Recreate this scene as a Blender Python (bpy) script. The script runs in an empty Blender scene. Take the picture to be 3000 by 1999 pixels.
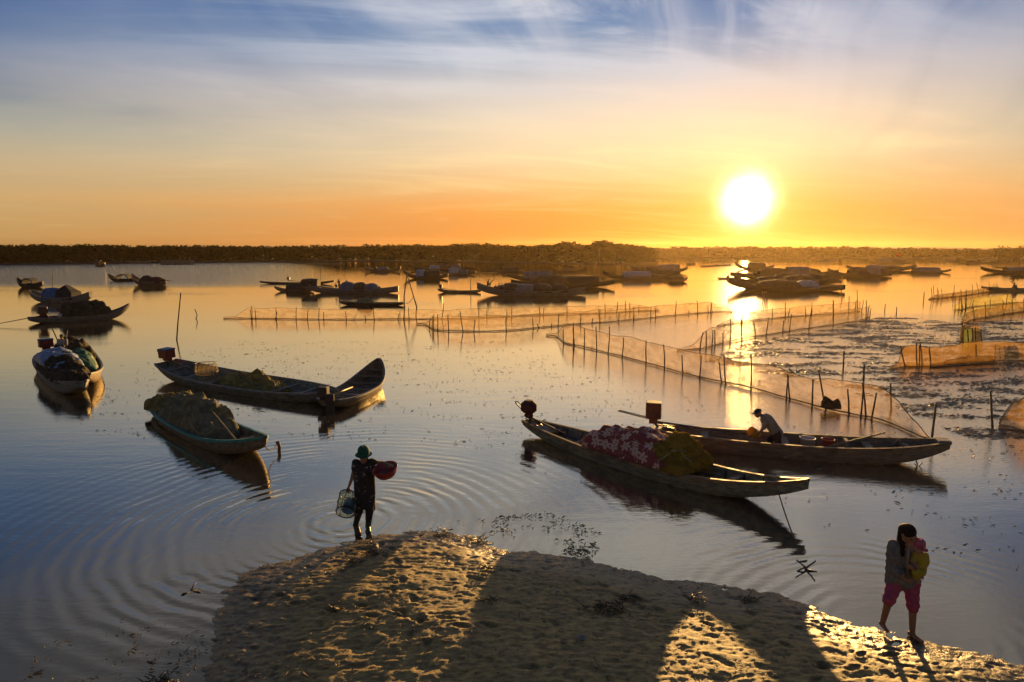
import bpy, bmesh, math, random
import numpy as np
from mathutils import Vector, Matrix, noise as mn

random.seed(7)
RNG = np.random.default_rng(11)
scene = bpy.context.scene
COL = scene.collection
R = math.radians

# ------------------------------------------------------------------ camera
F, CX, CY, HOR, CAMH = 2000.0, 1500.0, 999.5, 728.0, 5.4
TH = math.atan((CY - HOR) / F)
RIGHT = Vector((1, 0, 0))
FWD = Vector((0, math.cos(TH), -math.sin(TH)))
UP = Vector((0, math.sin(TH), math.cos(TH)))
CAM = Vector((0, 0, CAMH))

def ray(px, py):
    return (RIGHT * ((px - CX) / F) + UP * ((CY - py) / F) + FWD)

def P(px, py, z=0.0):
    """point of the place at height z seen at photo pixel (px, py)"""
    d = ray(px, py)
    return CAM + d * ((z - CAMH) / d.z)

def PD(px, py, Y):
    """point of the place on the upright plane at distance Y"""
    d = ray(px, py)
    return CAM + d * (Y / d.y)

cd = bpy.data.cameras.new('camera')
cam = bpy.data.objects.new('camera', cd)
COL.objects.link(cam)
cam.location = CAM
cam.rotation_euler = (math.pi / 2 - TH, 0, 0)
cd.sensor_width = 36.0
cd.lens = 36.0 * F / 3000.0
cd.clip_start = 0.1
cd.clip_end = 9000.0
scene.camera = cam

def lin(r, g, b):
    def c(v):
        v = v / 255.0
        return v / 12.92 if v <= 0.04045 else ((v + 0.055) / 1.055) ** 2.4
    return (c(r), c(g), c(b), 1.0)

# ------------------------------------------------------------------ object helpers
def T(o, label=None, cat=None, group=None, kind=None):
    if label: o['label'] = label
    if cat: o['category'] = cat
    if group: o['group'] = group
    if kind: o['kind'] = kind
    return o

def empty(name, loc, rz=0.0, rx=0.0):
    o = bpy.data.objects.new(name, None)
    o.empty_display_size = 0.2
    COL.objects.link(o)
    o.location = loc
    o.rotation_euler = (rx, 0, rz)
    return o

def link_mesh(name, me, m, parent=None, smooth=True):
    if m is not None:
        me.materials.append(m)
    if smooth and len(me.polygons):
        me.polygons.foreach_set('use_smooth', [True] * len(me.polygons))
    o = bpy.data.objects.new(name, me)
    COL.objects.link(o)
    if parent is not None:
        o.parent = parent
    return o

class MB:
    def __init__(s):
        s.v = []; s.f = []
    def add(s, vs, fs):
        o = len(s.v)
        s.v += [tuple(p) for p in vs]
        s.f += [tuple(i + o for i in f) for f in fs]
        return s
    def build(s, name, m, parent=None, smooth=True, recalc=True, auto=None):
        me = bpy.data.meshes.new(name)
        me.from_pydata(s.v, [], s.f)
        if recalc:
            bm = bmesh.new(); bm.from_mesh(me)
            bmesh.ops.recalc_face_normals(bm, faces=bm.faces)
            bm.to_mesh(me); bm.free()
        me.update()
        o = link_mesh(name, me, m, parent, smooth)
        if auto is not None and smooth:
            try: me.set_sharp_from_angle(angle=R(auto))
            except Exception: pass
        return o
    def box(s, c, size, M=None, cham=0.0):
        hx, hy, hz = size[0] / 2, size[1] / 2, size[2] / 2
        c = Vector(c)
        if cham <= 0:
            vs = [Vector((x, y, z)) for x in (-hx, hx) for y in (-hy, hy) for z in (-hz, hz)]
            fs = [(0, 1, 3, 2), (4, 6, 7, 5), (0, 4, 5, 1), (2, 3, 7, 6), (0, 2, 6, 4), (1, 5, 7, 3)]
        else:
            vs, fs = [], []
            rows = [(-hz, cham), (-hz + cham, 0), (hz - cham, 0), (hz, cham)]
            for z, k in rows:
                a, b = hx - k, hy - k
                e = cham if k == 0 else cham * 0.6
                vs += [Vector(q) for q in ((-a + e, -b, z), (a - e, -b, z), (a, -b + e, z), (a, b - e, z), (a - e, b, z), (-a + e, b, z), (-a, b - e, z), (-a, -b + e, z))]
            for r in range(3):
                for i in range(8):
                    j = (i + 1) % 8
                    fs.append((r * 8 + i, r * 8 + j, r * 8 + 8 + j, r * 8 + 8 + i))
            fs.append(tuple(range(7, -1, -1))); fs.append(tuple(range(24, 32)))
        if M is not None:
            vs = [M @ v for v in vs]
        return s.add([v + c for v in vs], fs)
    def tube(s, pts, rad, n=8, cap=True):
        pts = [Vector(p) for p in pts]
        m = len(pts)
        if not hasattr(rad, '__len__'): rad = [rad] * m
        vs, fs = [], []
        t0 = (pts[1] - pts[0]).normalized()
        nrm = t0.orthogonal().normalized()
        for i in range(m):
            a = pts[max(0, i - 1)]; b = pts[min(m - 1, i + 1)]
            t = (b - a)
            t = t.normalized() if t.length > 1e-9 else t0
            nrm = (nrm - t * nrm.dot(t))
            nrm = nrm.normalized() if nrm.length > 1e-6 else t.orthogonal().normalized()
            bi = t.cross(nrm)
            for k in range(n):
                a_ = 2 * math.pi * k / n
                vs.append(pts[i] + (nrm * math.cos(a_) + bi * math.sin(a_)) * rad[i])
        for i in range(m - 1):
            for k in range(n):
                j = (k + 1) % n
                fs.append((i * n + k, i * n + j, (i + 1) * n + j, (i + 1) * n + k))
        if cap:
            fs.append(tuple(range(n - 1, -1, -1)))
            fs.append(tuple(range((m - 1) * n, m * n)))
        return s.add(vs, fs)
    def ring(s, c, r, tr, nrm=(0, 0, 1), n=28, k=6, sx=1.0, sy=1.0):
        c = Vector(c); q = Vector(nrm).normalized().to_track_quat('Z', 'Y').to_matrix()
        vs, fs = [], []
        for i in range(n):
            a = 2 * math.pi * i / n
            for j in range(k):
                b = 2 * math.pi * j / k
                rr = r + tr * math.cos(b)
                vs.append(c + q @ Vector((rr * math.cos(a) * sx, rr * math.sin(a) * sy, tr * math.sin(b))))
        for i in range(n):
            for j in range(k):
                i2, j2 = (i + 1) % n, (j + 1) % k
                fs.append((i * k + j, i2 * k + j, i2 * k + j2, i * k + j2))
        return s.add(vs, fs)
    def lathe(s, prof, n=28, M=None, sx=1.0, sy=1.0, closed=False):
        vs, fs = [], []
        for r, z in prof:
            for k in range(n):
                a = 2 * math.pi * k / n
                v = Vector((r * math.cos(a) * sx, r * math.sin(a) * sy, z))
                vs.append(M @ v if M is not None else v)
        m = len(prof)
        for i in range(m - 1 if not closed else m):
            i2 = (i + 1) % m
            for k in range(n):
                j = (k + 1) % n
                fs.append((i * n + k, i * n + j, i2 * n + j, i2 * n + k))
        if not closed:
            if prof[0][0] > 1e-5: fs.append(tuple(range(n - 1, -1, -1)))
            if prof[-1][0] > 1e-5: fs.append(tuple(range((m - 1) * n, m * n)))
        return s.add(vs, fs)
    def ell(s, c, r, n=14, m=8, M=None):
        c = Vector(c); vs, fs = [], []
        for i in range(m + 1):
            t = math.pi * i / m
            for k in range(n):
                a = 2 * math.pi * k / n
                v = Vector((r[0] * math.sin(t) * math.cos(a), r[1] * math.sin(t) * math.sin(a), r[2] * math.cos(t)))
                vs.append(c + (M @ v if M is not None else v))
        for i in range(m):
            for k in range(n):
                j = (k + 1) % n
                fs.append((i * n + k, (i + 1) * n + k, (i + 1) * n + j, i * n + j))
        return s.add(vs, fs)

def fr(p, s=1.0, o=4):
    return mn.fractal(Vector(p) * s, 1.0, 2.0, o)

# numpy gradient noise
def perlin(x, y, seed=0):
    rs = np.random.default_rng(seed)
    perm = rs.permutation(256); perm = np.concatenate([perm, perm])
    ang = rs.random(256) * 2 * np.pi
    gx, gy = np.cos(ang), np.sin(ang)
    xi = np.floor(x).astype(int); yi = np.floor(y).astype(int)
    xf, yf = x - xi, y - yi
    u = xf ** 3 * (xf * (xf * 6 - 15) + 10); v = yf ** 3 * (yf * (yf * 6 - 15) + 10)
    def g(ix, iy, dx, dy):
        h = perm[(perm[ix & 255] + iy) & 255]
        return gx[h] * dx + gy[h] * dy
    a = g(xi, yi, xf, yf); b = g(xi + 1, yi, xf - 1, yf)
    c = g(xi, yi + 1, xf, yf - 1); d = g(xi + 1, yi + 1, xf - 1, yf - 1)
    return (a + u * (b - a)) + v * ((c + u * (d - c)) - (a + u * (b - a)))

def fbm(x, y, seed=0, o=4, gain=0.5):
    t = 0; a = 1.0; f = 1.0
    for i in range(o):
        t = t + a * perlin(x * f, y * f, seed + i * 17); a *= gain; f *= 2.03
    return t

# ------------------------------------------------------------------ distance-field modeller (bodies, heaps)
def sdf_mesh(name, prims, vox, m, parent=None, k=0.02, post=None):
    """prims: ('c', a, b, ra, rb) capsule, ('e', centre, (rx,ry,rz), Matrix3 or None) ellipsoid, optional trailing smoothness"""
    lo = np.full(3, 1e9); hi = np.full(3, -1e9)
    bbs = []
    for p in prims:
        if p[0] == 'c':
            a, b = np.array(p[1], float), np.array(p[2], float); r = max(p[3], p[4])
            l, h = np.minimum(a, b) - r, np.maximum(a, b) + r
        else:
            c = np.array(p[1], float); r = max(p[2])
            l, h = c - r, c + r
        bbs.append((l, h)); lo = np.minimum(lo, l); hi = np.maximum(hi, h)
    lo -= vox * 3; hi += vox * 3
    n = np.ceil((hi - lo) / vox).astype(int) + 1
    f = np.full(n, 0.5)
    marg = k * 2 + vox * 3
    for p, (l, h) in zip(prims, bbs):
        i0 = np.maximum(0, np.floor((l - marg - lo) / vox).astype(int)); i1 = np.minimum(n, np.ceil((h + marg - lo) / vox).astype(int) + 1)
        gx = lo[0] + vox * np.arange(i0[0], i1[0]); gy = lo[1] + vox * np.arange(i0[1], i1[1]); gz = lo[2] + vox * np.arange(i0[2], i1[2])
        X, Y, Z = np.meshgrid(gx, gy, gz, indexing='ij')
        if p[0] == 'c':
            a, b = np.array(p[1], float), np.array(p[2], float)
            ab = b - a; L = max(1e-9, float(ab @ ab))
            t = np.clip(((X - a[0]) * ab[0] + (Y - a[1]) * ab[1] + (Z - a[2]) * ab[2]) / L, 0, 1)
            d = np.sqrt((X - a[0] - t * ab[0]) ** 2 + (Y - a[1] - t * ab[1]) ** 2 + (Z - a[2] - t * ab[2]) ** 2) - (p[3] + (p[4] - p[3]) * t)
            kk = p[5] if len(p) > 5 else k
        else:
            c = p[1]; r = p[2]
            q = np.stack([X - c[0], Y - c[1], Z - c[2]], -1)
            if len(p) > 3 and p[3] is not None:
                q = q @ np.array(p[3])          # world -> local (columns are local axes)
            q1 = np.sqrt((q[..., 0] / r[0]) ** 2 + (q[..., 1] / r[1]) ** 2 + (q[..., 2] / r[2]) ** 2)
            q2 = np.sqrt((q[..., 0] / r[0] ** 2) ** 2 + (q[..., 1] / r[1] ** 2) ** 2 + (q[..., 2] / r[2] ** 2) ** 2)
            d = q1 * (q1 - 1) / np.maximum(q2, 1e-6)
            kk = p[4] if len(p) > 4 else k
        sub = f[i0[0]:i1[0], i0[1]:i1[1], i0[2]:i1[2]]
        hh = np.clip(0.5 + 0.5 * (sub - d) / kk, 0, 1)
        sub[...] = sub * (1 - hh) + d * hh - kk * hh * (1 - hh)
    if post is not None:
        gx = lo[0] + vox * np.arange(n[0]); gy = lo[1] + vox * np.arange(n[1]); gz = lo[2] + vox * np.arange(n[2])
        f = post(f, *np.meshgrid(gx, gy, gz, indexing='ij'))
    # surface nets
    ins = f < 0
    c8 = [ins[dx:n[0] - 1 + dx, dy:n[1] - 1 + dy, dz:n[2] - 1 + dz] for dx in (0, 1) for dy in (0, 1) for dz in (0, 1)]
    s = sum(c.astype(int) for c in c8)
    act = (s > 0) & (s < 8)
    idx = np.full(act.shape, -1); cells = np.argwhere(act); idx[act] = np.arange(len(cells))
    acc = np.zeros((len(cells), 3)); cnt = np.zeros(len(cells))
    corners = [(dx, dy, dz) for dx in (0, 1) for dy in (0, 1) for dz in (0, 1)]
    for a in range(8):
        for b in range(a + 1, 8):
            A, B = np.array(corners[a]), np.array(corners[b])
            if np.abs(A - B).sum() != 1: continue
            fa = f[tuple((cells + A).T)]; fb = f[tuple((cells + B).T)]
            mk = (fa < 0) != (fb < 0)
            t = np.where(mk, fa / np.where(mk, fa - fb, 1), 0)
            acc += np.where(mk[:, None], A + (B - A) * t[:, None], 0); cnt += mk
    vs = lo + vox * (cells + acc / np.maximum(cnt, 1)[:, None])
    faces = []
    for ax in range(3):
        sl0 = [slice(None)] * 3; sl1 = [slice(None)] * 3
        sl0[ax] = slice(0, -1); sl1[ax] = slice(1, None)
        ch = ins[tuple(sl0)] != ins[tuple(sl1)]
        e = np.argwhere(ch)
        u, w = (ax + 1) % 3, (ax + 2) % 3
        e = e[(e[:, u] > 0) & (e[:, w] > 0)]
        e = e[(e[:, u] < n[u] - 1) & (e[:, w] < n[w] - 1)]
        eu = np.zeros(3, int); eu[u] = 1; ew = np.zeros(3, int); ew[w] = 1
        q = [idx[tuple((e - o).T)] for o in (eu * 0, eu, eu + ew, ew)]
        fl = ins[tuple(e.T)]
        Q = np.stack(q, 1)
        Q = np.where(fl[:, None], Q, Q[:, ::-1])
        faces.append(Q)
    Q = np.concatenate(faces); Q = Q[(Q >= 0).all(1)]
    me = bpy.data.meshes.new(name)
    me.from_pydata(vs.tolist(), [], Q.tolist()); me.update()
    return link_mesh(name, me, m, parent, True)

# ------------------------------------------------------------------ node helpers
class NT:
    def __init__(s, tree):
        s.t = tree; s.n = tree.nodes; s.l = tree.links
    def node(s, typ, **kw):
        nd = s.n.new(typ)
        for k, v in kw.items(): setattr(nd, k, v)
        return nd
    def put(s, sock, v):
        if isinstance(v, bpy.types.NodeSocket): s.l.new(v, sock)
        elif v is not None:
            if hasattr(v, '__len__') and len(v) == 3 and sock.type == 'RGBA': v = (*v, 1)
            sock.default_value = v
    def m(s, op, a, b=None, c=None, clamp=False):
        nd = s.node('ShaderNodeMath', operation=op, use_clamp=clamp)
        s.put(nd.inputs[0], a)
        if b is not None: s.put(nd.inputs[1], b)
        if c is not None: s.put(nd.inputs[2], c)
        return nd.outputs[0]
    def vm(s, op, a, b=None, out=0):
        nd = s.node('ShaderNodeVectorMath', operation=op)
        s.put(nd.inputs[0], a)
        if b is not None: s.put(nd.inputs[1], b)
        return nd.outputs[out]
    def xyz(s, v):
        nd = s.node('ShaderNodeSeparateXYZ'); s.put(nd.inputs[0], v); return nd.outputs
    def comb(s, x, y, z):
        nd = s.node('ShaderNodeCombineXYZ')
        for i, v in enumerate((x, y, z)): s.put(nd.inputs[i], v)
        return nd.outputs[0]
    def mix(s, fac, a, b, mode='MIX'):
        nd = s.node('ShaderNodeMix', data_type='RGBA', blend_type=mode)
        s.put(nd.inputs[0], fac); s.put(nd.inputs[6], a); s.put(nd.inputs[7], b)
        return nd.outputs[2]
    def ss(s, v, a, b, oa=0.0, ob=1.0):
        nd = s.node('ShaderNodeMapRange', interpolation_type='SMOOTHSTEP')
        for i, q in enumerate((v, a, b, oa, ob)): s.put(nd.inputs[i], q)
        return nd.outputs[0]
    def noise(s, vec, scale=1.0, detail=4.0, rough=0.5, dist=0.0, out=0):
        nd = s.node('ShaderNodeTexNoise')
        s.put(nd.inputs['Vector'], vec); nd.inputs['Scale'].default_value = scale
        nd.inputs['Detail'].default_value = detail; nd.inputs['Roughness'].default_value = rough
        nd.inputs['Distortion'].default_value = dist
        return nd.outputs[out]
    def ramp(s, fac, stops, interp='LINEAR'):
        nd = s.node('ShaderNodeValToRGB'); nd.color_ramp.interpolation = interp
        cr = nd.color_ramp
        while len(cr.elements) < len(stops): cr.elements.new(0.5)
        for e, (p, c) in zip(cr.elements, stops):
            e.position = p; e.color = c if len(c) == 4 else (*c, 1)
        s.put(nd.inputs[0], fac)
        return nd.outputs[0]
    def bump(s, h, strength=1.0, dist=1.0):
        nd = s.node('ShaderNodeBump'); nd.inputs['Strength'].default_value = strength
        nd.inputs['Distance'].default_value = dist; s.put(nd.inputs['Height'], h)
        return nd.outputs[0]

def new_mat(name):
    m = bpy.data.materials.new(name); m.use_nodes = True
    m.node_tree.nodes.clear()
    nt = NT(m.node_tree)
    out = nt.node('ShaderNodeOutputMaterial')
    return m, nt, out

def mat(name, col, col2=None, scale=6.0, rough=0.7, bump=0.004, bscale=None, stretch=(1, 1, 1), spec=0.3, metal=0.0, trans=0.0, sheen=0.0):
    """noise-varied surface in object coordinates"""
    m, nt, out = new_mat(name)
    tc = nt.node('ShaderNodeTexCoord').outputs['Object']
    v = nt.vm('MULTIPLY', tc, stretch)
    n1 = nt.noise(v, scale, 5, 0.6)
    n2 = nt.noise(v, scale * 5.3, 3, 0.6)
    fac = nt.m('ADD', nt.m('MULTIPLY', n1, 0.7), nt.m('MULTIPLY', n2, 0.3))
    fac = nt.ss(fac, 0.35, 0.65)
    col2 = col2 or tuple(c * 0.55 for c in col)
    c = nt.mix(fac, col2, col)
    b = nt.node('ShaderNodeBsdfPrincipled')
    nt.put(b.inputs['Base Color'], c)
    b.inputs['Roughness'].default_value = rough
    b.inputs['Specular IOR Level'].default_value = spec
    b.inputs['Metallic'].default_value = metal
    if bump:
        nb = nt.noise(v, bscale or scale * 4, 4, 0.65)
        nt.put(b.inputs['Normal'], nt.bump(nb, 1.0, bump))
    sh = b.outputs[0]
    if trans > 0:
        t = nt.node('ShaderNodeBsdfTranslucent'); nt.put(t.inputs[0], c)
        mx = nt.node('ShaderNodeMixShader'); mx.inputs[0].default_value = trans
        nt.l.new(sh, mx.inputs[1]); nt.l.new(t.outputs[0], mx.inputs[2]); sh = mx.outputs[0]
    nt.l.new(sh, out.inputs[0])
    return m
# ------------------------------------------------------------------ sky and sun
SUNPX = (2190, 588)
sd = ray(*SUNPX).normalized()
SUN_EL = math.asin(sd.z); SUN_AZ = math.atan2(sd.x, sd.y)

world = bpy.data.worlds.new('World'); scene.world = world
world.use_nodes = True
world.node_tree.nodes.clear()
w = NT(world.node_tree)
wout = w.node('ShaderNodeOutputWorld')
dirv = w.vm('NORMALIZE', w.node('ShaderNodeTexCoord').outputs['Generated'])
dx, dy, dz = w.xyz(dirv)
elev = w.m('MULTIPLY', w.m('ARCSINE', w.m('MINIMUM', w.m('MAXIMUM', dz, 0.0), 1.0)), 180 / math.pi)
ef = w.m('DIVIDE', elev, 60.0)
def E(d): return d / 60.0
far_r = w.ramp(ef, [(0, lin(150, 116, 72)), (E(.8), lin(178, 142, 88)), (E(3.5), lin(184, 156, 108)), (E(6), lin(172, 156, 126)), (E(8), lin(140, 145, 136)),
                    (E(10.3), lin(112, 124, 138)), (E(13), lin(74, 102, 138)), (E(16), lin(44, 82, 134)), (E(20), lin(27, 62, 114)), (E(24), lin(44, 60, 84)), (E(34), lin(34, 44, 58)), (E(60), lin(34, 56, 92))])  # upper stops, out of view, invented dull tones for what the water mirrors
near_r = w.ramp(ef, [(0, lin(196, 112, 42)), (E(.8), lin(216, 128, 50)), (E(3.2), lin(232, 150, 66)), (E(5), lin(228, 178, 112)), (E(7), lin(232, 200, 152)), (E(10), lin(228, 208, 176)),
                     (E(12.5), lin(212, 202, 192)), (E(14.5), lin(160, 170, 182)), (E(17), lin(100, 132, 168)), (E(19.5), lin(72, 108, 154)), (E(23), lin(156, 152, 152)), (E(34), lin(122, 122, 126)), (E(60), lin(60, 74, 104))])  # grey upper stops, out of view, invented to lighten the water's reflection
def dirpx(px, py): return ray(px, py).normalized()
hc = Vector((dirpx(1800, HOR).x, dirpx(1800, HOR).y, 0)).normalized()
hl = w.m('MAXIMUM', w.m('SQRT', w.m('ADD', w.m('MULTIPLY', dx, dx), w.m('MULTIPLY', dy, dy))), 1e-4)
caz = w.m('DIVIDE', w.m('ADD', w.m('MULTIPLY', dx, hc.x), w.m('MULTIPLY', dy, hc.y)), hl)
azd = w.m('MULTIPLY', w.m('ARCCOSINE', w.m('MINIMUM', w.m('MAXIMUM', caz, -1.0), 1.0)), 180 / math.pi)
nearfac = w.m('EXPONENT', w.m('MULTIPLY', w.m('POWER', w.m('DIVIDE', azd, 31.0), 2.0), -1.0))
# cirrus veil: two layers on a plane high above
proj_x = w.m('DIVIDE', dx, w.m('ADD', w.m('MAXIMUM', dz, 0.0), 0.10))
proj_y = w.m('DIVIDE', dy, w.m('ADD', w.m('MAXIMUM', dz, 0.0), 0.10))
pv = w.comb(proj_x, proj_y, 0.0)
pvs = w.vm('MULTIPLY', w.comb(w.m('ADD', proj_x, w.m('MULTIPLY', proj_y, 0.55)), w.m('SUBTRACT', proj_y, w.m('MULTIPLY', proj_x, 0.25)), 3.1), (0.55, 1.9, 1.0))
c1 = w.noise(pvs, 0.75, 7, 0.62, 1.6)
c2 = w.noise(w.vm('MULTIPLY', pv, (0.35, 0.8, 1.0)), 0.9, 4, 0.5, 0.6)
azs = w.m('MULTIPLY', w.m('ARCTAN2', dx, dy), 180 / math.pi)
rel_a = w.m('SUBTRACT', azs, math.degrees(SUN_AZ)); rel_e = w.m('SUBTRACT', elev, math.degrees(SUN_EL) - 6.0)
fan_r = w.m('SQRT', w.m('ADD', w.m('MULTIPLY', rel_a, rel_a), w.m('MULTIPLY', rel_e, rel_e)))
fan_t = w.m('ADD', w.m('ARCTAN2', rel_e, rel_a), w.m('MULTIPLY', w.m('SUBTRACT', w.noise(pv, 0.7, 2, 0.5), 0.5), 0.35))
c3 = w.noise(w.comb(w.m('MULTIPLY', fan_t, 8.0), w.m('MULTIPLY', fan_r, 0.06), 2.7), 1.0, 5, 0.55, 0.0)
wisps = w.m('ADD', w.m('MULTIPLY', w.m('MULTIPLY', w.ss(c1, 0.40, 0.68), w.ss(c2, 0.34, 0.58)), w.ss(elev, 3.5, 9.0, 0.15, 1.0)), w.m('MULTIPLY', w.m('MULTIPLY', w.ss(c3, 0.46, 0.74), w.ss(c2, 0.30, 0.55)), w.ss(elev, 5.0, 10.0, 0.0, 0.38)), clamp=True)
blend = w.m('ADD', nearfac, w.m('MULTIPLY', w.m('SUBTRACT', c2, 0.5), 0.5), clamp=True)
sky = w.mix(blend, far_r, near_r)
# angle from the sun
cs = w.vm('DOT_PRODUCT', dirv, tuple(sd), out=1)
ang = w.m('MULTIPLY', w.m('ARCCOSINE', w.m('MINIMUM', cs, 1.0)), 180 / math.pi)
cloudcol = w.mix(w.ss(elev, 5.0, 16.0), lin(250, 214, 150), lin(186, 192, 202))
sky = w.mix(w.m('MULTIPLY', wisps, w.m('ADD', 0.04, w.m('MULTIPLY', w.m('MULTIPLY', nearfac, nearfac), 1.35)), clamp=True), sky, cloudcol)
c4 = w.noise(w.comb(w.m('MULTIPLY', fan_t, 3.2), w.m('MULTIPLY', fan_r, 0.03), 5.1), 1.0, 4, 0.55, 0.2)
sky = w.mix(w.m('MULTIPLY', w.m('MULTIPLY', w.ss(c4, 0.42, 0.66), nearfac), w.ss(elev, 4.0, 11.0, 0.0, 0.45)), sky, w.mix(w.ss(elev, 6.0, 15.0), lin(246, 214, 160), lin(198, 198, 204)))
streak = w.noise(w.vm('MULTIPLY', w.comb(w.m('MULTIPLY', w.m('ARCTAN2', dx, dy), 57.3), elev, 0.0), (0.12, 1.3, 1.0)), 1.0, 5, 0.6, 0.8)
sky = w.mix(w.m('MULTIPLY', w.ss(streak, 0.56, 0.74), w.m('MULTIPLY', w.ss(elev, 12.0, 2.0), 0.09)), sky, lin(255, 214, 138))
g1 = w.m('EXPONENT', w.m('MULTIPLY', ang, -1 / 7.0))
g2 = w.m('EXPONENT', w.m('MULTIPLY', ang, -1 / 2.1))
nsun = w.noise(dirv, 34.0, 3, 0.6)
angj = w.m('MULTIPLY', ang, w.m('ADD', 0.80, w.m('MULTIPLY', nsun, 0.40)))
core = w.m('EXPONENT', w.m('MULTIPLY', w.m('POWER', w.m('DIVIDE', angj, 1.38), 2.0), -1.0))
def add_scaled(a, fac, col):
    nd = w.node('ShaderNodeVectorMath', operation='MULTIPLY_ADD')
    w.put(nd.inputs[0], w.comb(fac, fac, fac)); nd.inputs[1].default_value = col[:3]
    w.put(nd.inputs[2], a)
    return nd.outputs[0]
sky = add_scaled(sky, g1, (0.12, 0.02, -0.03))
sky = add_scaled(sky, g2, (1.1, 0.50, 0.16))
sky = add_scaled(sky, core, (7.0, 5.4, 3.2))
ns = w.node('ShaderNodeTexSky', sky_type='NISHITA')
ns.sun_disc = False; ns.sun_elevation = SUN_EL; ns.sun_rotation = SUN_AZ
ns.altitude = 5; ns.air_density = 1.0; ns.dust_density = 1.5
bg1 = w.node('ShaderNodeBackground'); w.put(bg1.inputs[0], sky); bg1.inputs[1].default_value = 0.435
bg2 = w.node('ShaderNodeBackground'); w.put(bg2.inputs[0], w.mix(1.0, ns.outputs[0], (0.05, 0.045, 0.07), 'MULTIPLY')); bg2.inputs[1].default_value = 0.05
ad = w.node('ShaderNodeAddShader')
w.l.new(bg1.outputs[0], ad.inputs[0]); w.l.new(bg2.outputs[0], ad.inputs[1]); w.l.new(ad.outputs[0], wout.inputs[0])

sl = bpy.data.lights.new('sun', 'SUN'); so = bpy.data.objects.new('sun', sl); COL.objects.link(so)
sl.energy = 4.0; sl.angle = R(0.5); sl.color = (1.0, 0.56, 0.17)
so.rotation_euler = sd.to_track_quat('Z', 'Y').to_euler()
so.location = (20, 40, 30)

scene.view_settings.view_transform = 'Standard'; scene.view_settings.look = 'None'
scene.view_settings.exposure = 1.4; scene.view_settings.gamma = 1.0
scene.render.engine = 'CYCLES'
scene.cycles.max_bounces = 6; scene.cycles.diffuse_bounces = 2; scene.cycles.glossy_bounces = 3
scene.cycles.transmission_bounces = 2; scene.cycles.transparent_max_bounces = 24; scene.cycles.volume_bounces = 0
scene.cycles.use_denoising = True
scene.cycles.sample_clamp_indirect = 6.0
scene.cycles.sample_clamp_direct = 40.0
scene.cycles.caustics_reflective = False; scene.cycles.caustics_refractive = False

# ------------------------------------------------------------------ sand spit
edge_px = [(560, 2060), (598, 1960), (618, 1880), (628, 1800), (640, 1740), (690, 1690), (770, 1655), (880, 1626), (1000, 1598), (1070, 1578), (1130, 1560), (1210, 1553),
           (1300, 1556), (1380, 1566), (1440, 1584), (1490, 1606), (1540, 1612), (1620, 1618), (1720, 1640), (1830, 1662), (1930, 1690), (2010, 1700), (2110, 1716),
           (2200, 1718), (2300, 1738), (2380, 1776), (2440, 1798), (2540, 1832), (2640, 1862), (2740, 1880), (2820, 1890), (2900, 1912), (3000, 1945), (3120, 1990)]
edge = np.array([tuple(P(x, y))[:2] for x, y in edge_px])
poly = np.vstack([edge, [(12.0, 5.5), (12.0, 1.0), (-7.5, 1.0), (-6.5, 5.0)]])
def poly_sd(X, Y):
    d = np.full(X.shape, 1e9); inside = np.zeros(X.shape, bool)
    n = len(poly)
    for i in range(n):
        a, b = poly[i], poly[(i + 1) % n]
        e = b - a; L = e @ e
        t = np.clip(((X - a[0]) * e[0] + (Y - a[1]) * e[1]) / L, 0, 1)
        d = np.minimum(d, np.hypot(X - a[0] - t * e[0], Y - a[1] - t * e[1]))
        c = (a[1] > Y) != (b[1] > Y)
        xi = (b[0] - a[0]) * (Y - a[1]) / (b[1] - a[1] if abs(b[1] - a[1]) > 1e-9 else 1e-9) + a[0]
        inside ^= c & (X < xi)
    return np.where(inside, d, -d)
_rp = random.Random(5)
PRINTS = []
for (x0_, y0_, x1_, y1_) in ((2640, 1905, 2300, 2040), (1130, 1600, 1250, 1990), (1700, 1720, 2480, 1990), (760, 1760, 1500, 1900)):
    a_, b_ = P(x0_, y0_), P(x1_, y1_); d_ = b_ - a_; n_ = int(d_.length / .33); t_ = math.atan2(d_.y, d_.x)
    for k_ in range(n_):
        p_ = a_.lerp(b_, k_ / max(1, n_)); sd_ = .09 * (1 if k_ % 2 else -1)
        PRINTS.append((p_.x - sd_ * math.sin(t_) + _rp.uniform(-.04, .04), p_.y + sd_ * math.cos(t_) + _rp.uniform(-.04, .04), t_ + _rp.uniform(-.25, .25), _rp.uniform(.9, 1.15)))
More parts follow.
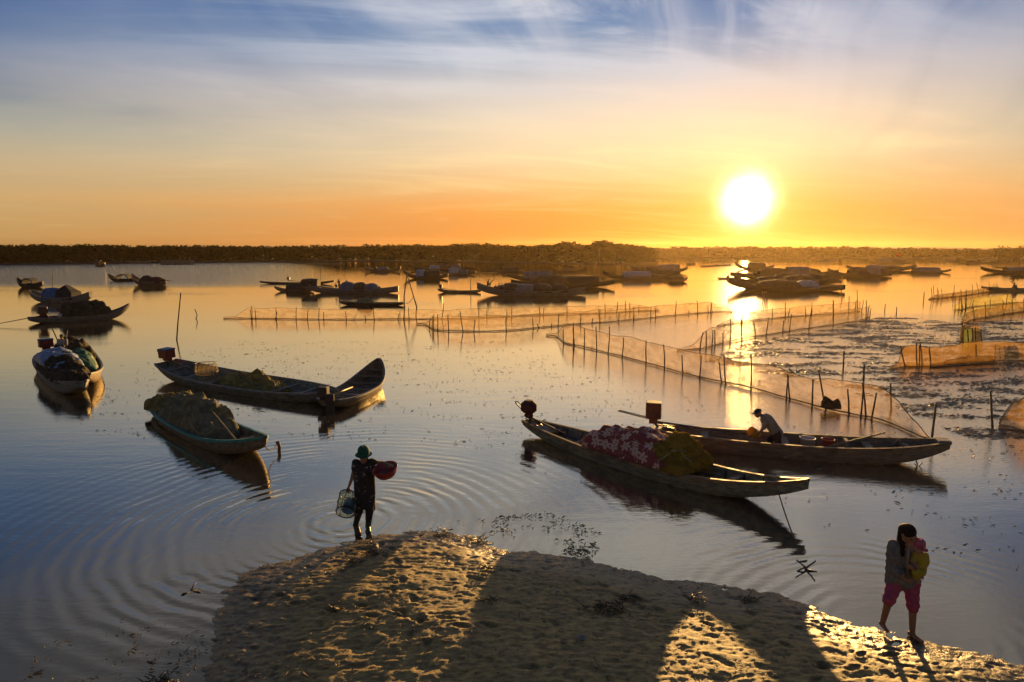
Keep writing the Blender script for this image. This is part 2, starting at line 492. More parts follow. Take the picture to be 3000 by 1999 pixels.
def sand_height(X, Y):
    wob = 0.13 * fbm(X * 1.3, Y * 1.3, 3, 4) + 0.09 * fbm(X * 4.2, Y * 6.0, 5, 4, 0.6)
    s = poly_sd(X, Y) + wob
    base = np.where(s > 0, -0.006 + 0.40 * (1 - np.exp(-np.maximum(s, 0) / 3.6)), np.maximum(-0.4, -0.006 + s * 0.10))
    inn = np.clip(s / 0.5, 0, 1)
    u = X + 0.25 * Y
    wx = u * 2.0 + 0.5 * fbm(X * 1.7, Y * 1.7, 61, 3); wy = Y * 4.4 + 0.5 * fbm(X * 1.7, Y * 1.7, 67, 3)
    dune = 0.022 * fbm(X * .7, Y * .9, 21, 3)
    lump = 0.015 * fbm(wx * 1.35, wy * 1.35, 31, 5, 0.62)
    pits = -0.020 * np.clip(fbm(wx * 1.7 + 9, wy * 1.2 + 3, 41, 2) - 0.16, 0, 1) / 0.4
    fine = 0.012 * fbm(u * 11, Y * 20, 51, 3, 0.6) + 0.006 * np.sin((Y + .06 * fbm(X * 2, Y * 2, 71, 2)) * 52 + u * 5) * np.clip(fbm(X * .9, Y * .9, 77, 2) + .1, 0, 1)
    for fx_, fy_, fa_, fs_ in PRINTS:
        ca, sa = math.cos(fa_), math.sin(fa_)
        a_ = ((X - fx_) * ca + (Y - fy_) * sa) / (.115 * fs_); b_ = (-(X - fx_) * sa + (Y - fy_) * ca) / (.05 * fs_)
        r2 = a_ * a_ + b_ * b_
        base = base - .030 * np.exp(-r2 * r2) + .012 * np.exp(-((np.sqrt(r2) - 1.35) / .3) ** 2)
    return base + (dune + lump + pits + fine) * (0.40 + 0.60 * inn) * np.where(s > -0.05, 1, 0.25), s
gx = np.arange(-8.2, 11.2, 0.03); gy = np.concatenate([np.arange(3.0, 7.0, 0.08), np.arange(7.0, 14.2, 0.026)])
SX, SY = np.meshgrid(gx, gy, indexing='ij')
SZ, SS = sand_height(SX, SY)
nx, ny = SX.shape
verts = np.stack([SX, SY, SZ], -1).reshape(-1, 3)
ii, jj = np.meshgrid(np.arange(nx - 1), np.arange(ny - 1), indexing='ij')
q = np.stack([ii * ny + jj, (ii + 1) * ny + jj, (ii + 1) * ny + jj + 1, ii * ny + jj + 1], -1).reshape(-1, 4)
keep = (SS[:-1, :-1] > -0.9).reshape(-1)
q = q[keep]
used = np.unique(q); remap = np.full(len(verts), -1); remap[used] = np.arange(len(used))
me = bpy.data.meshes.new('sand')
me.from_pydata(verts[used].tolist(), [], remap[q].tolist()); me.update()
def sand_z(x, y):
    return float(sand_height(np.array([[x]]), np.array([[y]]))[0][0, 0])

m_sand, nt, out = new_mat('wet sand')
pos = nt.node('ShaderNodeNewGeometry').outputs['Position']
pz = nt.xyz(pos)[2]
n1 = nt.noise(pos, 1.3, 4, 0.6); n2 = nt.noise(nt.vm('MULTIPLY', pos, (3.2, 6.0, 4.0)), 2.0, 5, 0.65)
c = nt.mix(nt.ss(n2, 0.36, 0.66), (0.175, 0.120, 0.040), (0.450, 0.305, 0.098))
c = nt.mix(nt.m('MULTIPLY', nt.ss(n1, 0.5, 0.72), 0.45), c, (0.16, 0.122, 0.056))
wet = nt.ss(nt.m('ADD', pz, nt.m('MULTIPLY', nt.m('SUBTRACT', n2, .5), .07)), 0.02, 0.13)
c = nt.mix(wet, nt.mix(0.6, c, (0.045, 0.036, 0.022)), c)
b = nt.node('ShaderNodeBsdfPrincipled'); nt.put(b.inputs['Base Color'], c)
nt.put(b.inputs['Roughness'], nt.ss(nt.m('ADD', wet, nt.m('MULTIPLY', n2, 0.5)), 0.0, 1.5, 0.24, 0.70))
b.inputs['Specular IOR Level'].default_value = 0.38
fineb = nt.noise(nt.vm('MULTIPLY', pos, (1.0, 1.5, 1.0)), 38, 4, 0.7)
nt.put(b.inputs['Normal'], nt.bump(fineb, 1.0, 0.012))
nt.l.new(b.outputs[0], out.inputs[0])
T(link_mesh('sand', me, m_sand), kind='structure')

# ------------------------------------------------------------------ water
def ring_node(nt, pos, c, lam, R0, amp, seed, r_in=0.15):
    d = nt.vm('SUBTRACT', pos, (c[0], c[1], 0.0))
    wn = nt.noise(nt.vm('ADD', pos, (seed, seed * 2.0, 0)), 0.55, 3, 0.5)
    r = nt.vm('LENGTH', d, out=1)
    rr = nt.m('ADD', r, nt.m('MULTIPLY', nt.m('SUBTRACT', wn, 0.5), 0.5))
    s = nt.m('SINE', nt.m('MULTIPLY', rr, 2 * math.pi / lam))
    env = nt.m('MULTIPLY', nt.m('EXPONENT', nt.m('MULTIPLY', nt.m('POWER', nt.m('DIVIDE', r, R0), 2.0), -1.0)), nt.ss(r, r_in, r_in * 3))
    an = nt.noise(nt.vm('ADD', pos, (seed * 3.0, 7.0, 0)), 0.33, 2, 0.5)
    return nt.m('MULTIPLY', nt.m('MULTIPLY', s, env), nt.m('MULTIPLY', nt.ss(an, 0.38, 0.62), amp))
m_water, nt, out = new_mat('lagoon water')
pos = nt.node('ShaderNodeNewGeometry').outputs['Position']
X_, Y_, Z_ = nt.xyz(pos)
W1 = P(1052, 1545); W2 = P(2650, 1850); W3 = P(2240, 1335); W4 = P(560, 1400)
h = ring_node(nt, pos, (W1.x - .5, W1.y + .3), 0.34, 4.4, 0.0072, 3.0)
h = nt.m('ADD', h, ring_node(nt, pos, (W1.x - .2, W1.y + .1), 0.23, 3.2, 0.0034, 31.0))
h = nt.m('ADD', h, ring_node(nt, pos, W2, 0.30, 2.6, 0.0055, 9.0))
h = nt.m('ADD', h, ring_node(nt, pos, W3, 0.5, 3.0, 0.0036, 13.0))
# calm lagoon shimmer, with ruffled bands where the breeze touches the water
calm = nt.noise(nt.vm('MULTIPLY', pos, (0.5, 1.6, 1.0)), 1.1, 3, 0.55)
h = nt.m('ADD', h, nt.m('MULTIPLY', nt.m('SUBTRACT', calm, 0.5), 0.0055))
tiny = nt.noise(nt.vm('MULTIPLY', pos, (1.0, 2.2, 1.0)), 5.5, 3, 0.6)
patch = nt.noise(nt.vm('MULTIPLY', pos, (0.035, 0.10, 1.0)), 1.0, 3, 0.5)
leftness = nt.ss(nt.m('ADD', X_, nt.m('MULTIPLY', Y_, 0.28)), 6.0, -26.0)
farband = nt.m('MULTIPLY', nt.ss(Y_, 92.0, 112.0), leftness)
weedz = nt.m('MULTIPLY', nt.ss(X_, 2.0, 9.0), nt.m('MULTIPLY', nt.ss(Y_, 13.0, 20.0), nt.ss(Y_, 62.0, 44.0)))
amp = nt.m('ADD', 0.0011, nt.m('ADD', nt.m('MULTIPLY', nt.ss(patch, 0.52, 0.66), 0.0012), nt.m('ADD', nt.m('MULTIPLY', farband, 0.02), nt.m('MULTIPLY', weedz, 0.0058))))
h = nt.m('ADD', h, nt.m('MULTIPLY', nt.m('SUBTRACT', tiny, 0.5), nt.m('MULTIPLY', amp, 2.0)))
nrm = nt.bump(h, 1.0, 1.0)
fres = nt.node('ShaderNodeLayerWeight'); fres.inputs[0].default_value = 0.5; nt.l.new(nrm, fres.inputs['Normal'])
refl = nt.m('ADD', 0.11, nt.m('MULTIPLY', nt.m('POWER', fres.outputs['Facing'], 1.75), 0.89), clamp=True)
gl = nt.node('ShaderNodeBsdfGlossy'); gl.inputs[0].default_value = (1, 0.91, 0.71, 1); gl.inputs[1].default_value = 0.022; nt.l.new(nrm, gl.inputs['Normal'])
mud = nt.noise(pos, 0.35, 3, 0.5)
mudc = nt.mix(mud, (0.042, 0.044, 0.044), (0.070, 0.064, 0.055))
df = nt.node('ShaderNodeBsdfDiffuse'); nt.put(df.inputs[0], mudc)
mx = nt.node('ShaderNodeMixShader'); nt.l.new(refl, mx.inputs[0]); nt.l.new(df.outputs[0], mx.inputs[1]); nt.l.new(gl.outputs[0], mx.inputs[2])
nt.l.new(mx.outputs[0], out.inputs[0])
mb = MB()
xs = [-4000, -400, -60, -12, 0, 12, 60, 400, 4000]; ys = [-60, 0, 12, 30, 80, 250, 900, 5000]
vs = [(x, y, 0.0) for x in xs for y in ys]
fs = [(i * len(ys) + j, (i + 1) * len(ys) + j, (i + 1) * len(ys) + j + 1, i * len(ys) + j + 1) for i in range(len(xs) - 1) for j in range(len(ys) - 1)]
mb.add(vs, fs)
T(mb.build('water', m_water, smooth=False, recalc=False), kind='structure')

# ------------------------------------------------------------------ far shore: bank, wood, hills
m_bank = mat('bank mud', (0.055, 0.05, 0.03), (0.03, 0.03, 0.02), 0.2, 0.9, 0)
m_leaf, nt, out = new_mat('mangrove leaves')
pos = nt.node('ShaderNodeNewGeometry').outputs['Position']
n1 = nt.noise(pos, 0.35, 3, 0.6)
lc = nt.mix(nt.ss(n1, 0.35, 0.65), (0.011, 0.023, 0.006), (0.034, 0.058, 0.016))
d1 = nt.node('ShaderNodeBsdfDiffuse'); nt.put(d1.inputs[0], lc)
t1 = nt.node('ShaderNodeBsdfTranslucent'); nt.put(t1.inputs[0], nt.mix(0.5, lc, (0.09, 0.08, 0.02)))
mx = nt.node('ShaderNodeMixShader'); mx.inputs[0].default_value = 0.13
nt.l.new(d1.outputs[0], mx.inputs[1]); nt.l.new(t1.outputs[0], mx.inputs[2]); nt.l.new(mx.outputs[0], out.inputs[0])
m_bark = mat('bark', (0.10, 0.08, 0.055), None, 4, 0.9, 0.01)

shore_px = [(-500, 778), (0, 777), (400, 773), (700, 770), (1000, 768), (1250, 770), (1550, 774), (1850, 778), (1925, 772), (1850, 763), (1950, 758), (2300, 759), (2700, 760), (3000, 762), (3600, 764)]
front = [P(x, y - 2, 0.0) for x, y in shore_px]
mb = MB()
n = len(front)
vs = []
for p in front:
    dd = Vector((p.x, p.y, 0)).normalized()
    vs += [(p.x, p.y, -0.3), tuple(p + dd * 1.2 + Vector((0, 0, .35))), tuple(p + dd * (420 if p.y < 300 else 260) + Vector((0, 0, 1.0)))]
fs = []
for i in range(n - 1):
    if 8 <= i + 1 <= 9: 
        fs.append((i * 3, (i + 1) * 3, (i + 1) * 3 + 1, i * 3 + 1)); continue
    for j in range(2):
        fs.append((i * 3 + j, (i + 1) * 3 + j, (i + 1) * 3 + j + 1, i * 3 + j + 1))
mb.add(vs, fs)
T(mb.build('far_shore_bank', m_bank, smooth=False), kind='structure')

def top_interp(x, tab):
    return float(np.interp(x, [a for a, b in tab], [b for a, b in tab]))
topA = [(-400, 722), (0, 722), (100, 719), (200, 722), (270, 719), (400, 725), (560, 722), (700, 724), (850, 724), (1000, 722), (1150, 720), (1300, 720), (1420, 716), (1500, 722), (1600, 720), (1640, 716),
        (1660, 709), (1690, 715), (1720, 722), (1745, 710), (1755, 704), (1775, 713), (1830, 716), (1880, 722), (1925, 734)]
topB = [(1850, 730), (2000, 727), (2150, 726), (2300, 727), (2500, 727), (2650, 731), (2800, 733), (2900, 735), (3000, 731), (3400, 728)]
wood_v, wood_f = [], []
def crown(px, pz, base, top, rad, nleaf, size, V, Fc, lim=None):
    """one crown of leaf sprays between the heights base and top"""
    c = Vector((px, pz, 0))
    for _ in range(nleaf):
        t = random.random() ** 0.75
        z = base + (top - base) * t
        prof = math.sin(math.pi * min(1, 0.22 + 0.78 * (1 - t) ** 0.75)) ** 0.6 if t > .2 else 0.9
        a = random.uniform(0, 2 * math.pi); r = rad * max(0.12, prof) * math.sqrt(random.random())
        ctr = Vector((px + r * math.cos(a), pz + r * math.sin(a), z))
        s = size * random.uniform(0.6, 1.35)
        e1 = Vector((random.gauss(0, 1), random.gauss(0, 1), random.gauss(0, .7))).normalized()
        e2 = e1.orthogonal().normalized()
        e2 = (Matrix.Rotation(random.uniform(0, 6.28), 3, e1) @ e2)
        o = len(V)
        V += [tuple(ctr - e1 * s), tuple(ctr + e2 * s * .55), tuple(ctr + e1 * s), tuple(ctr - e2 * s * .55)]
        Fc.append((o, o + 1, o + 2, o + 3))
def shore_y(px, rows):
    return float(np.interp(px, [a for a, b in rows], [b for a, b in rows]))
rowsA = shore_px[:9]; rowsB = shore_px[9:]
for rows, tab, x0, x1, step, tag_ in ((rowsA, topA, -420, 1925, 7.5, 'A'), (rowsB, topB, 1840, 3400, 6.0, 'B')):
    x = x0
    while x < x1:
        for row in range(3):
            px = x + random.uniform(-3, 3)
            g = P(px, shore_y(px, rows) - 3.0)
            dd = Vector((g.x, g.y, 0)).normalized()
            g = g + dd * (1.5 + row * 3.2 + random.uniform(-1, 1))
            ty = top_interp(px, tab) + (2.0 if row == 0 else random.choice((-4, -2.5, -1, 0, 1, 2, 4, 6)) + random.uniform(-1, 1))
            top = max(1.5, PD(px, ty, g.y).z)
            crown(g.x, g.y, 0.1, top, random.uniform(1.3, 2.3), 80, 0.50 if tag_ == 'A' else 0.7, wood_v, wood_f)
        x += step * random.uniform(0.7, 1.3)
me = bpy.data.meshes.new('mangrove_wood'); me.from_pydata(wood_v, [], wood_f); me.update()
T(link_mesh('mangrove_wood', me, m_leaf, smooth=False), 'dark green mangrove wood along the whole far shore of the lagoon', 'trees', kind='stuff')

def single_tree(px, ybase, ytop, wpx, label, back=6.0, n=420):
    rows = rowsA if px < 1925 else rowsB
    g = P(px, ybase); dd = Vector((g.x, g.y, 0)).normalized(); g = g + dd * back
    top = PD(px, ytop, g.y).z; rad = wpx * g.y / F / 2
    root = T(empty('shore_tree', (g.x, g.y, 0.4)), label, 'tree', 'trees standing out of the far shore wood')
    V, Fc = [], []
    for k in range(5):
        a = random.uniform(0, 6.28); rr = rad * .5
        crown(rr * math.cos(a), rr * math.sin(a), top * .30 + random.uniform(0, 1) * top * .25, top * random.uniform(.78, 1.0) - .4, rad * .62, n // 5, 0.45, V, Fc)
    me = bpy.data.meshes.new('crown'); me.from_pydata(V, [], Fc); me.update()
    link_mesh('crown', me, m_leaf, root, False)
    mb = MB(); mb.tube([(0, 0, -.6), (0.1, 0, top * .35), (-.1, 0, top * .8)], [.22, .16, .05], 7)
    for k in range(4):
        a = random.uniform(0, 6.28)
        mb.tube([(0.05, 0, top * (.3 + .08 * k)), (rad * .4 * math.cos(a), rad * .4 * math.sin(a), top * (.55 + .07 * k))], [.09, .03], 5)
    mb.build('trunk', m_bark, root)
single_tree(1661, 776, 707, 46, 'broad round tree rising left of the tallest peak in the far shore wood')
single_tree(1754, 777, 703, 44, 'tallest tree of the far shore wood, peaked top near its right end')
single_tree(1802, 777, 715, 52, 'low wide tree just right of the tallest peak in the far wood')
single_tree(2922, 760, 721, 58, 'round pale crowned tree above the low wood under the right hills')
single_tree(2966, 761, 727, 36, 'smaller round tree beside the pale crowned tree near the right edge')
single_tree(3004, 762, 718, 40, 'tree cut by the right edge of the far shore', n=380)

m_hill = mat('hill woods', (0.17, 0.15, 0.085), (0.12, 0.11, 0.07), 0.02, 1.0, 0)
def hills(name, xs, ys, dist):
    mb = MB(); vs = []
    for x, y in zip(xs, ys):
        p = PD(x, y, dist); q_ = PD(x, 740, dist)
        vs += [(p.x, dist - 110, -1.0), (p.x, dist - 60, p.z * .6), (p.x, dist, p.z), (p.x * 1.05, dist + 250, -1.0)]
    fs = []
    for i in range(len(xs) - 1):
        for j in range(3):
            fs.append((i * 4 + j, (i + 1) * 4 + j, (i + 1) * 4 + j + 1, i * 4 + j + 1))
    mb.add(vs, fs)
    return T(mb.build(name, m_hill), kind='structure')
hx = list(range(-300, 3400, 18))
hy = [float(np.interp(x, [-300, 0, 150, 330, 560, 700, 850, 1000, 1400, 1850, 2050, 2120, 2200, 2300, 2420, 2520, 2620, 2700, 2790, 2880, 3000, 3300],
                      [728, 724, 722, 724, 722, 723, 722, 726, 730, 729, 725, 723, 726, 728, 725, 722, 724, 722, 724, 726, 725, 727])) + 1.2 * mn.noise(Vector((x * .02, 3, 0))) for x in hx]
hills('hills', hx, hy, 900.0)
# ------------------------------------------------------------------ materials of the things
def wood(name, col, col2, rough=0.75, spec=0.25):
    m, nt, out = new_mat(name)
    tc = nt.node('ShaderNodeTexCoord').outputs['Object']
    v = nt.vm('MULTIPLY', tc, (0.9, 7.0, 9.0))
    grain = nt.noise(v, 3.0, 6, 0.65)
    blot = nt.noise(nt.vm('MULTIPLY', tc, (1.2, 1.5, 3.0)), 1.6, 4, 0.6)
    z = nt.xyz(tc)[2]
    pl = nt.m('ABSOLUTE', nt.m('SUBTRACT', nt.m('FRACT', nt.m('ADD', nt.m('MULTIPLY', z, 6.5), nt.m('MULTIPLY', blot, .25))), 0.5))
    seam = nt.ss(pl, 0.46, 0.495)
    c = nt.mix(nt.ss(grain, 0.35, 0.65), col2, col)
    c = nt.mix(nt.m('MULTIPLY', nt.ss(blot, 0.5, 0.7), 0.6), c, tuple(x * 0.5 for x in col2))
    c = nt.mix(nt.m('MULTIPLY', seam, 0.7), c, (0.012, 0.010, 0.008))
    b = nt.node('ShaderNodeBsdfPrincipled'); nt.put(b.inputs['Base Color'], c)
    nt.put(b.inputs['Roughness'], nt.ss(blot, 0.3, 0.7, rough, rough - .22))
    b.inputs['Specular IOR Level'].default_value = spec
    hgt = nt.m('SUBTRACT', nt.m('MULTIPLY', grain, 0.004), nt.m('MULTIPLY', seam, 0.006))
    nt.put(b.inputs['Normal'], nt.bump(hgt, 1.0, 1.0))
    nt.l.new(b.outputs[0], out.inputs[0])
    return m
W_grey = wood('grey weathered planks', (0.28, 0.26, 0.22), (0.14, 0.13, 0.11))
W_brown = wood('brown planks', (0.28, 0.205, 0.12), (0.13, 0.095, 0.06))
W_dark = wood('dark tarred planks', (0.075, 0.066, 0.055), (0.035, 0.032, 0.028))
W_green = wood('green grey planks', (0.27, 0.285, 0.215), (0.12, 0.13, 0.10))
W_pale = wood('pale silvered planks', (0.27, 0.23, 0.175), (0.15, 0.125, 0.095))
W_rail = wood('worn rail wood', (0.24, 0.23, 0.21), (0.13, 0.12, 0.105))
M_teal = mat('teal paint', (0.05, 0.26, 0.22), (0.04, 0.16, 0.14), 5, .5, .002)
M_bamboo = mat('dry bamboo', (0.16, 0.115, 0.06), (0.07, 0.05, 0.03), 4, .6, .004, stretch=(1, 1, .3))
M_bamboo_pale = mat('pale bamboo', (0.36, 0.27, 0.13), (0.22, 0.16, 0.08), 4, .5, .003, stretch=(.3, 1, 1))
M_metal = mat('oily steel', (0.12, 0.11, 0.10), (0.06, 0.055, 0.05), 8, .4, .001, metal=.7, spec=.5)
M_red = mat('red engine paint', (0.20, 0.030, 0.025), (0.10, 0.020, 0.018), 6, .45, .002)
M_redbrown = mat('red brown engine paint', (0.15, 0.055, 0.035), (0.07, 0.03, 0.02), 6, .5, .002)
M_maroon = mat('maroon cover cloth', (0.085, 0.022, 0.030), (0.05, 0.014, 0.02), 6, .85, .006)
M_blue = mat('blue sheet', (0.035, 0.10, 0.24), (0.02, 0.06, 0.16), 5, .5, .004)
M_bluetarp = mat('faded blue tarp', (0.20, 0.27, 0.38), (0.12, 0.17, 0.26), 3, .55, .012, bscale=5)
M_bluecan = mat('blue canopy tarp', (0.06, 0.14, 0.30), (0.04, 0.09, 0.2), 2, .6, .006)
M_greentarp = mat('green tarp', (0.02, 0.12, 0.055), (0.012, 0.07, 0.035), 3, .55, .008, bscale=5, trans=.25)
M_greytarp = mat('grey canopy sheet', (0.17, 0.18, 0.20), (0.10, 0.105, 0.12), 2, .7, .01)
M_paletarp = mat('pale canopy sheet', (0.34, 0.38, 0.42), (0.22, 0.25, 0.29), 2, .65, .01)
M_brownmat = mat('woven bamboo matting', (0.10, 0.072, 0.045), (0.05, 0.038, 0.025), 3, .85, .01)
M_darkmat = mat('dark roof matting', (0.040, 0.038, 0.034), (0.02, 0.02, 0.018), 2, .85, .01)
M_dgreen = mat('dark green canopy', (0.03, 0.05, 0.028), (0.018, 0.03, 0.018), 2, .8, .01)
M_rope = mat('rope', (0.20, 0.17, 0.12), (0.10, 0.085, 0.06), 30, .9, .002)
M_rope_pale = mat('pale float line', (0.50, 0.42, 0.26), (0.36, 0.29, 0.16), 12, .8, .002)
M_brush = mat('bundled brush', (0.075, 0.055, 0.028), (0.025, 0.02, 0.012), 5, .95, .05, bscale=14, stretch=(.5, 1.4, 1.4))
M_white = mat('white plastic', (0.55, 0.55, 0.55), (0.42, 0.42, 0.43), 3, .4, 0)
M_yellowpl = mat('yellow plastic', (0.62, 0.34, 0.03), (0.5, 0.26, 0.02), 3, .45, 0, trans=.45)
M_pinkpl = mat('red pink plastic', (0.42, 0.04, 0.06), (0.30, 0.03, 0.04), 3, .35, 0)
M_redpl = mat('red plastic', (0.36, 0.030, 0.016), (0.26, 0.022, 0.012), 3, .28, .001, spec=.6)
M_bluepl = mat('blue plastic', (0.10, 0.27, 0.44), (0.07, 0.20, 0.34), 3, .4, 0)
M_black = mat('black rim', (0.015, 0.015, 0.017), None, 3, .5, 0)
M_flag = mat('red flag cloth', (0.45, 0.03, 0.02), None, 3, .8, 0, trans=.4)

def net_heap_mat(name, a, b, c):
    m, nt, out = new_mat(name)
    tc = nt.node('ShaderNodeTexCoord').outputs['Object']
    n1 = nt.noise(nt.vm('MULTIPLY', tc, (1, 1, 1.6)), 3.2, 5, 0.6, 1.0)
    n2 = nt.noise(nt.vm('MULTIPLY', tc, (5, 18, 18)), 3.0, 3, 0.7, 1.4)
    n3 = nt.noise(nt.vm('MULTIPLY', tc, (2.2, 2.2, 9.0)), 2.0, 4, 0.6, 1.8)
    cc = nt.mix(nt.ss(n1, 0.38, 0.62), a, b)
    cc = nt.mix(nt.m('MULTIPLY', nt.ss(n2, 0.5, 0.7), 0.55), cc, c)
    d = nt.node('ShaderNodeBsdfDiffuse'); nt.put(d.inputs[0], cc)
    t = nt.node('ShaderNodeBsdfTranslucent'); nt.put(t.inputs[0], cc)
    hh = nt.m('ADD', nt.m('MULTIPLY', n2, 0.012), nt.m('MULTIPLY', n3, 0.05))
    nb = nt.bump(hh, 1.0, 1.0)
    nt.put(d.inputs['Normal'], nb); nt.put(t.inputs['Normal'], nb)
    mx = nt.node('ShaderNodeMixShader'); mx.inputs[0].default_value = 0.28
    nt.l.new(d.outputs[0], mx.inputs[1]); nt.l.new(t.outputs[0], mx.inputs[2]); nt.l.new(mx.outputs[0], out.inputs[0])
    return m
M_net_olive = net_heap_mat('olive net heap', (0.24, 0.205, 0.08), (0.42, 0.34, 0.12), (0.09, 0.082, 0.038))
M_net_grey = net_heap_mat('grey green net heap', (0.20, 0.20, 0.13), (0.34, 0.33, 0.21), (0.08, 0.08, 0.055))
M_net_yellow = net_heap_mat('yellow net heap', (0.24, 0.16, 0.03), (0.40, 0.27, 0.05), (0.11, 0.075, 0.02))
M_net_brown = net_heap_mat('brown net heap', (0.10, 0.075, 0.045), (0.17, 0.13, 0.08), (0.045, 0.035, 0.022))

def net_mat(name, col, alpha, alpha2, dens=34.0):
    m, nt, out = new_mat(name)
    pos = nt.node('ShaderNodeTexCoord').outputs['UV']
    n1 = nt.noise(nt.vm('MULTIPLY', pos, (0.8, 2.6, 1)), 1.6, 5, 0.6, 0.8)
    n2 = nt.noise(nt.vm('MULTIPLY', pos, (dens, 3.0, 1)), 1.0, 2, 0.5)
    a = nt.m('ADD', nt.ss(n1, 0.35, 0.7, alpha, alpha2), nt.m('MULTIPLY', nt.m('SUBTRACT', n2, .5), .34), clamp=True)
    cc = nt.mix(nt.ss(n1, 0.4, 0.65), col, tuple(c * .62 for c in col))
    hz = nt.xyz(pos)[1]
    n3 = nt.noise(nt.vm('MULTIPLY', pos, (1.0, 1.6, 1)), 2.6, 6, 0.7, 0.6)
    dirt = nt.m('MULTIPLY', nt.ss(nt.m('SUBTRACT', n3, nt.m('MULTIPLY', hz, 0.10)), 0.50, 0.62), 0.85)
    band = nt.ss(nt.m('ADD', hz, nt.m('MULTIPLY', n3, 0.25)), 0.32, 0.12)
    dirt = nt.m('MAXIMUM', dirt, nt.m('MULTIPLY', band, 0.8))
    cc = nt.mix(dirt, cc, tuple(c * .30 for c in col))
    a = nt.m('ADD', a, nt.m('MULTIPLY', dirt, 0.30), clamp=True)
    d = nt.node('ShaderNodeBsdfDiffuse'); nt.put(d.inputs[0], cc)
    t = nt.node('ShaderNodeBsdfTranslucent'); nt.put(t.inputs[0], cc)
    mx = nt.node('ShaderNodeMixShader'); mx.inputs[0].default_value = 0.55
    nt.l.new(d.outputs[0], mx.inputs[1]); nt.l.new(t.outputs[0], mx.inputs[2])
    tr = nt.node('ShaderNodeBsdfTransparent')
    m2 = nt.node('ShaderNodeMixShader'); nt.put(m2.inputs[0], a)
    nt.l.new(tr.outputs[0], m2.inputs[1]); nt.l.new(mx.outputs[0], m2.inputs[2]); nt.l.new(m2.outputs[0], out.inputs[0])
    return m
N_tan = net_mat('tan fence netting', (0.52, 0.32, 0.12), 0.24, 0.56, 60.0)
N_gold = net_mat('golden sack netting', (0.40, 0.225, 0.060), 0.58, 0.88)
N_yellow = net_mat('yellow fence netting', (0.68, 0.56, 0.08), 0.45, 0.72)
N_green = net_mat('green fence netting', (0.16, 0.22, 0.05), 0.45, 0.70)
N_trap = net_mat('thin yellow trap mesh', (0.46, 0.34, 0.11), 0.08, 0.22)
N_basket = net_mat('fine green mesh', (0.10, 0.16, 0.11), 0.34, 0.5)

# ------------------------------------------------------------------ hull
class Hull: pass
PROF = [(0.0, 0.0), (0.40, 0.005), (0.66, 0.05), (0.80, 0.17), (0.89, 0.40), (0.955, 0.70), (1.0, 1.0)]
def make_hull(root, L, B, zg, rise_s, rise_b, end_s=.16, end_b=.16, tip_s=.2, tip_b=.1, draft=.14, m=None, mi=None, rail=None, n=36, kr_s=2.4, kr_b=2.4, kk=3.2, th=.045, full=2.6, floor=.03):
    H = Hull(); H.L, H.B = L, B
    def w_(u):
        a = abs(u); t = tip_b if u > 0 else tip_s
        return t / 2 + (B / 2 - t / 2) * max(0, 1 - a ** full) ** 0.85
    def zg_(u):
        return zg + (rise_b * abs(u) ** kr_b if u > 0 else rise_s * abs(u) ** kr_s)
    def zk_(u):
        a = abs(u); e = end_b if u > 0 else end_s; r = rise_b if u > 0 else rise_s
        return -draft + (zg + r - e + draft) * a ** kk
    H.w, H.zg, H.zk = w_, zg_, zk_
    H.zf = lambda u: max(zk_(u) + th, floor)
    us = [-1 + 2 * i / n for i in range(n + 1)]
    us = [math.copysign(abs(u) ** 0.85, u) for u in us]
    mb = MB(); vs = []; k = len(PROF)
    for u in us:
        w, g, kz = w_(u), zg_(u), zk_(u)
        ow = [(w * a, kz + (g - kz) * b) for a, b in PROF]
        wi = max(0.012, w - th); ki = min(H.zf(u), g - .03)
        iw = [(wi * a, ki + (g - ki) * b) for a, b in PROF]
        row = [(-a, z) for a, z in ow[::-1]] + ow[1:] + iw[::-1] + [(-a, z) for a, z in iw[1:]]
        vs += [(u * L / 2, y, z) for y, z in row]
    c = len(vs) // len(us)
    fs = []
    for i in range(len(us) - 1):
        for j in range(c):
            j2 = (j + 1) % c
            fs.append((i * c + j, (i + 1) * c + j, (i + 1) * c + j2, i * c + j2))
    ends = (0, (len(us) - 1) * c)
    no = 2 * k - 1
    for e in ends:
        # the wall of the end between outer and inner skins, plus the closing plate
        for j in range(no - 1):
            fs.append((e + j, e + j + 1, e + c - 1 - j - 1 + (0 if True else 0), e + c - 1 - j))
        fs.append(tuple(e + no + j for j in range(c - no)))
    mb.add(vs, fs)
    mb.build('hull', m, root, auto=40)
    # rail
    mr = MB()
    for s in (-1, 1):
        vs, fs = [], []
        for u in us:
            w, g = w_(u), zg_(u)
            for dy, dz_ in ((.028, -.055), (.028, .022), (-.05, .022), (-.05, -.012)):
                vs.append((u * L / 2, s * (max(w, .02) + dy), g + dz_))
        for i in range(len(us) - 1):
            for j in range(4):
                fs.append((i * 4 + j, i * 4 + (j + 1) % 4, (i + 1) * 4 + (j + 1) % 4, (i + 1) * 4 + j))
        fs.append((0, 1, 2, 3)); q_ = (len(us) - 1) * 4; fs.append((q_, q_ + 1, q_ + 2, q_ + 3))
        mr.add(vs, fs)
    mr.build('gunwale', rail or m, root, auto=40)
    return H

def boat_root(name, pa, pb, label, cat='boat', group=None, roll=0.0):
    """Empty under the middle of a boat lying from stern point pa to bow point pb"""
    a, b = Vector((pa.x, pa.y, 0)), Vector((pb.x, pb.y, 0))
    d = b - a
    r = empty(name, (a + b) / 2, math.atan2(d.y, d.x), roll)
    T(r, label, cat, group)
    bpy.context.view_layer.update()
    return r, d.length

def thwart(root, H, u, m, wd=.14, drop=.07, x_extra=0.0, th=.03):
    mb = MB(); z = H.zg(u) - drop
    mb.box((u * H.L / 2, 0, z), (wd, 2 * max(.05, H.w(u) - .05), th))
    return mb.build('thwart', m, root, smooth=False)

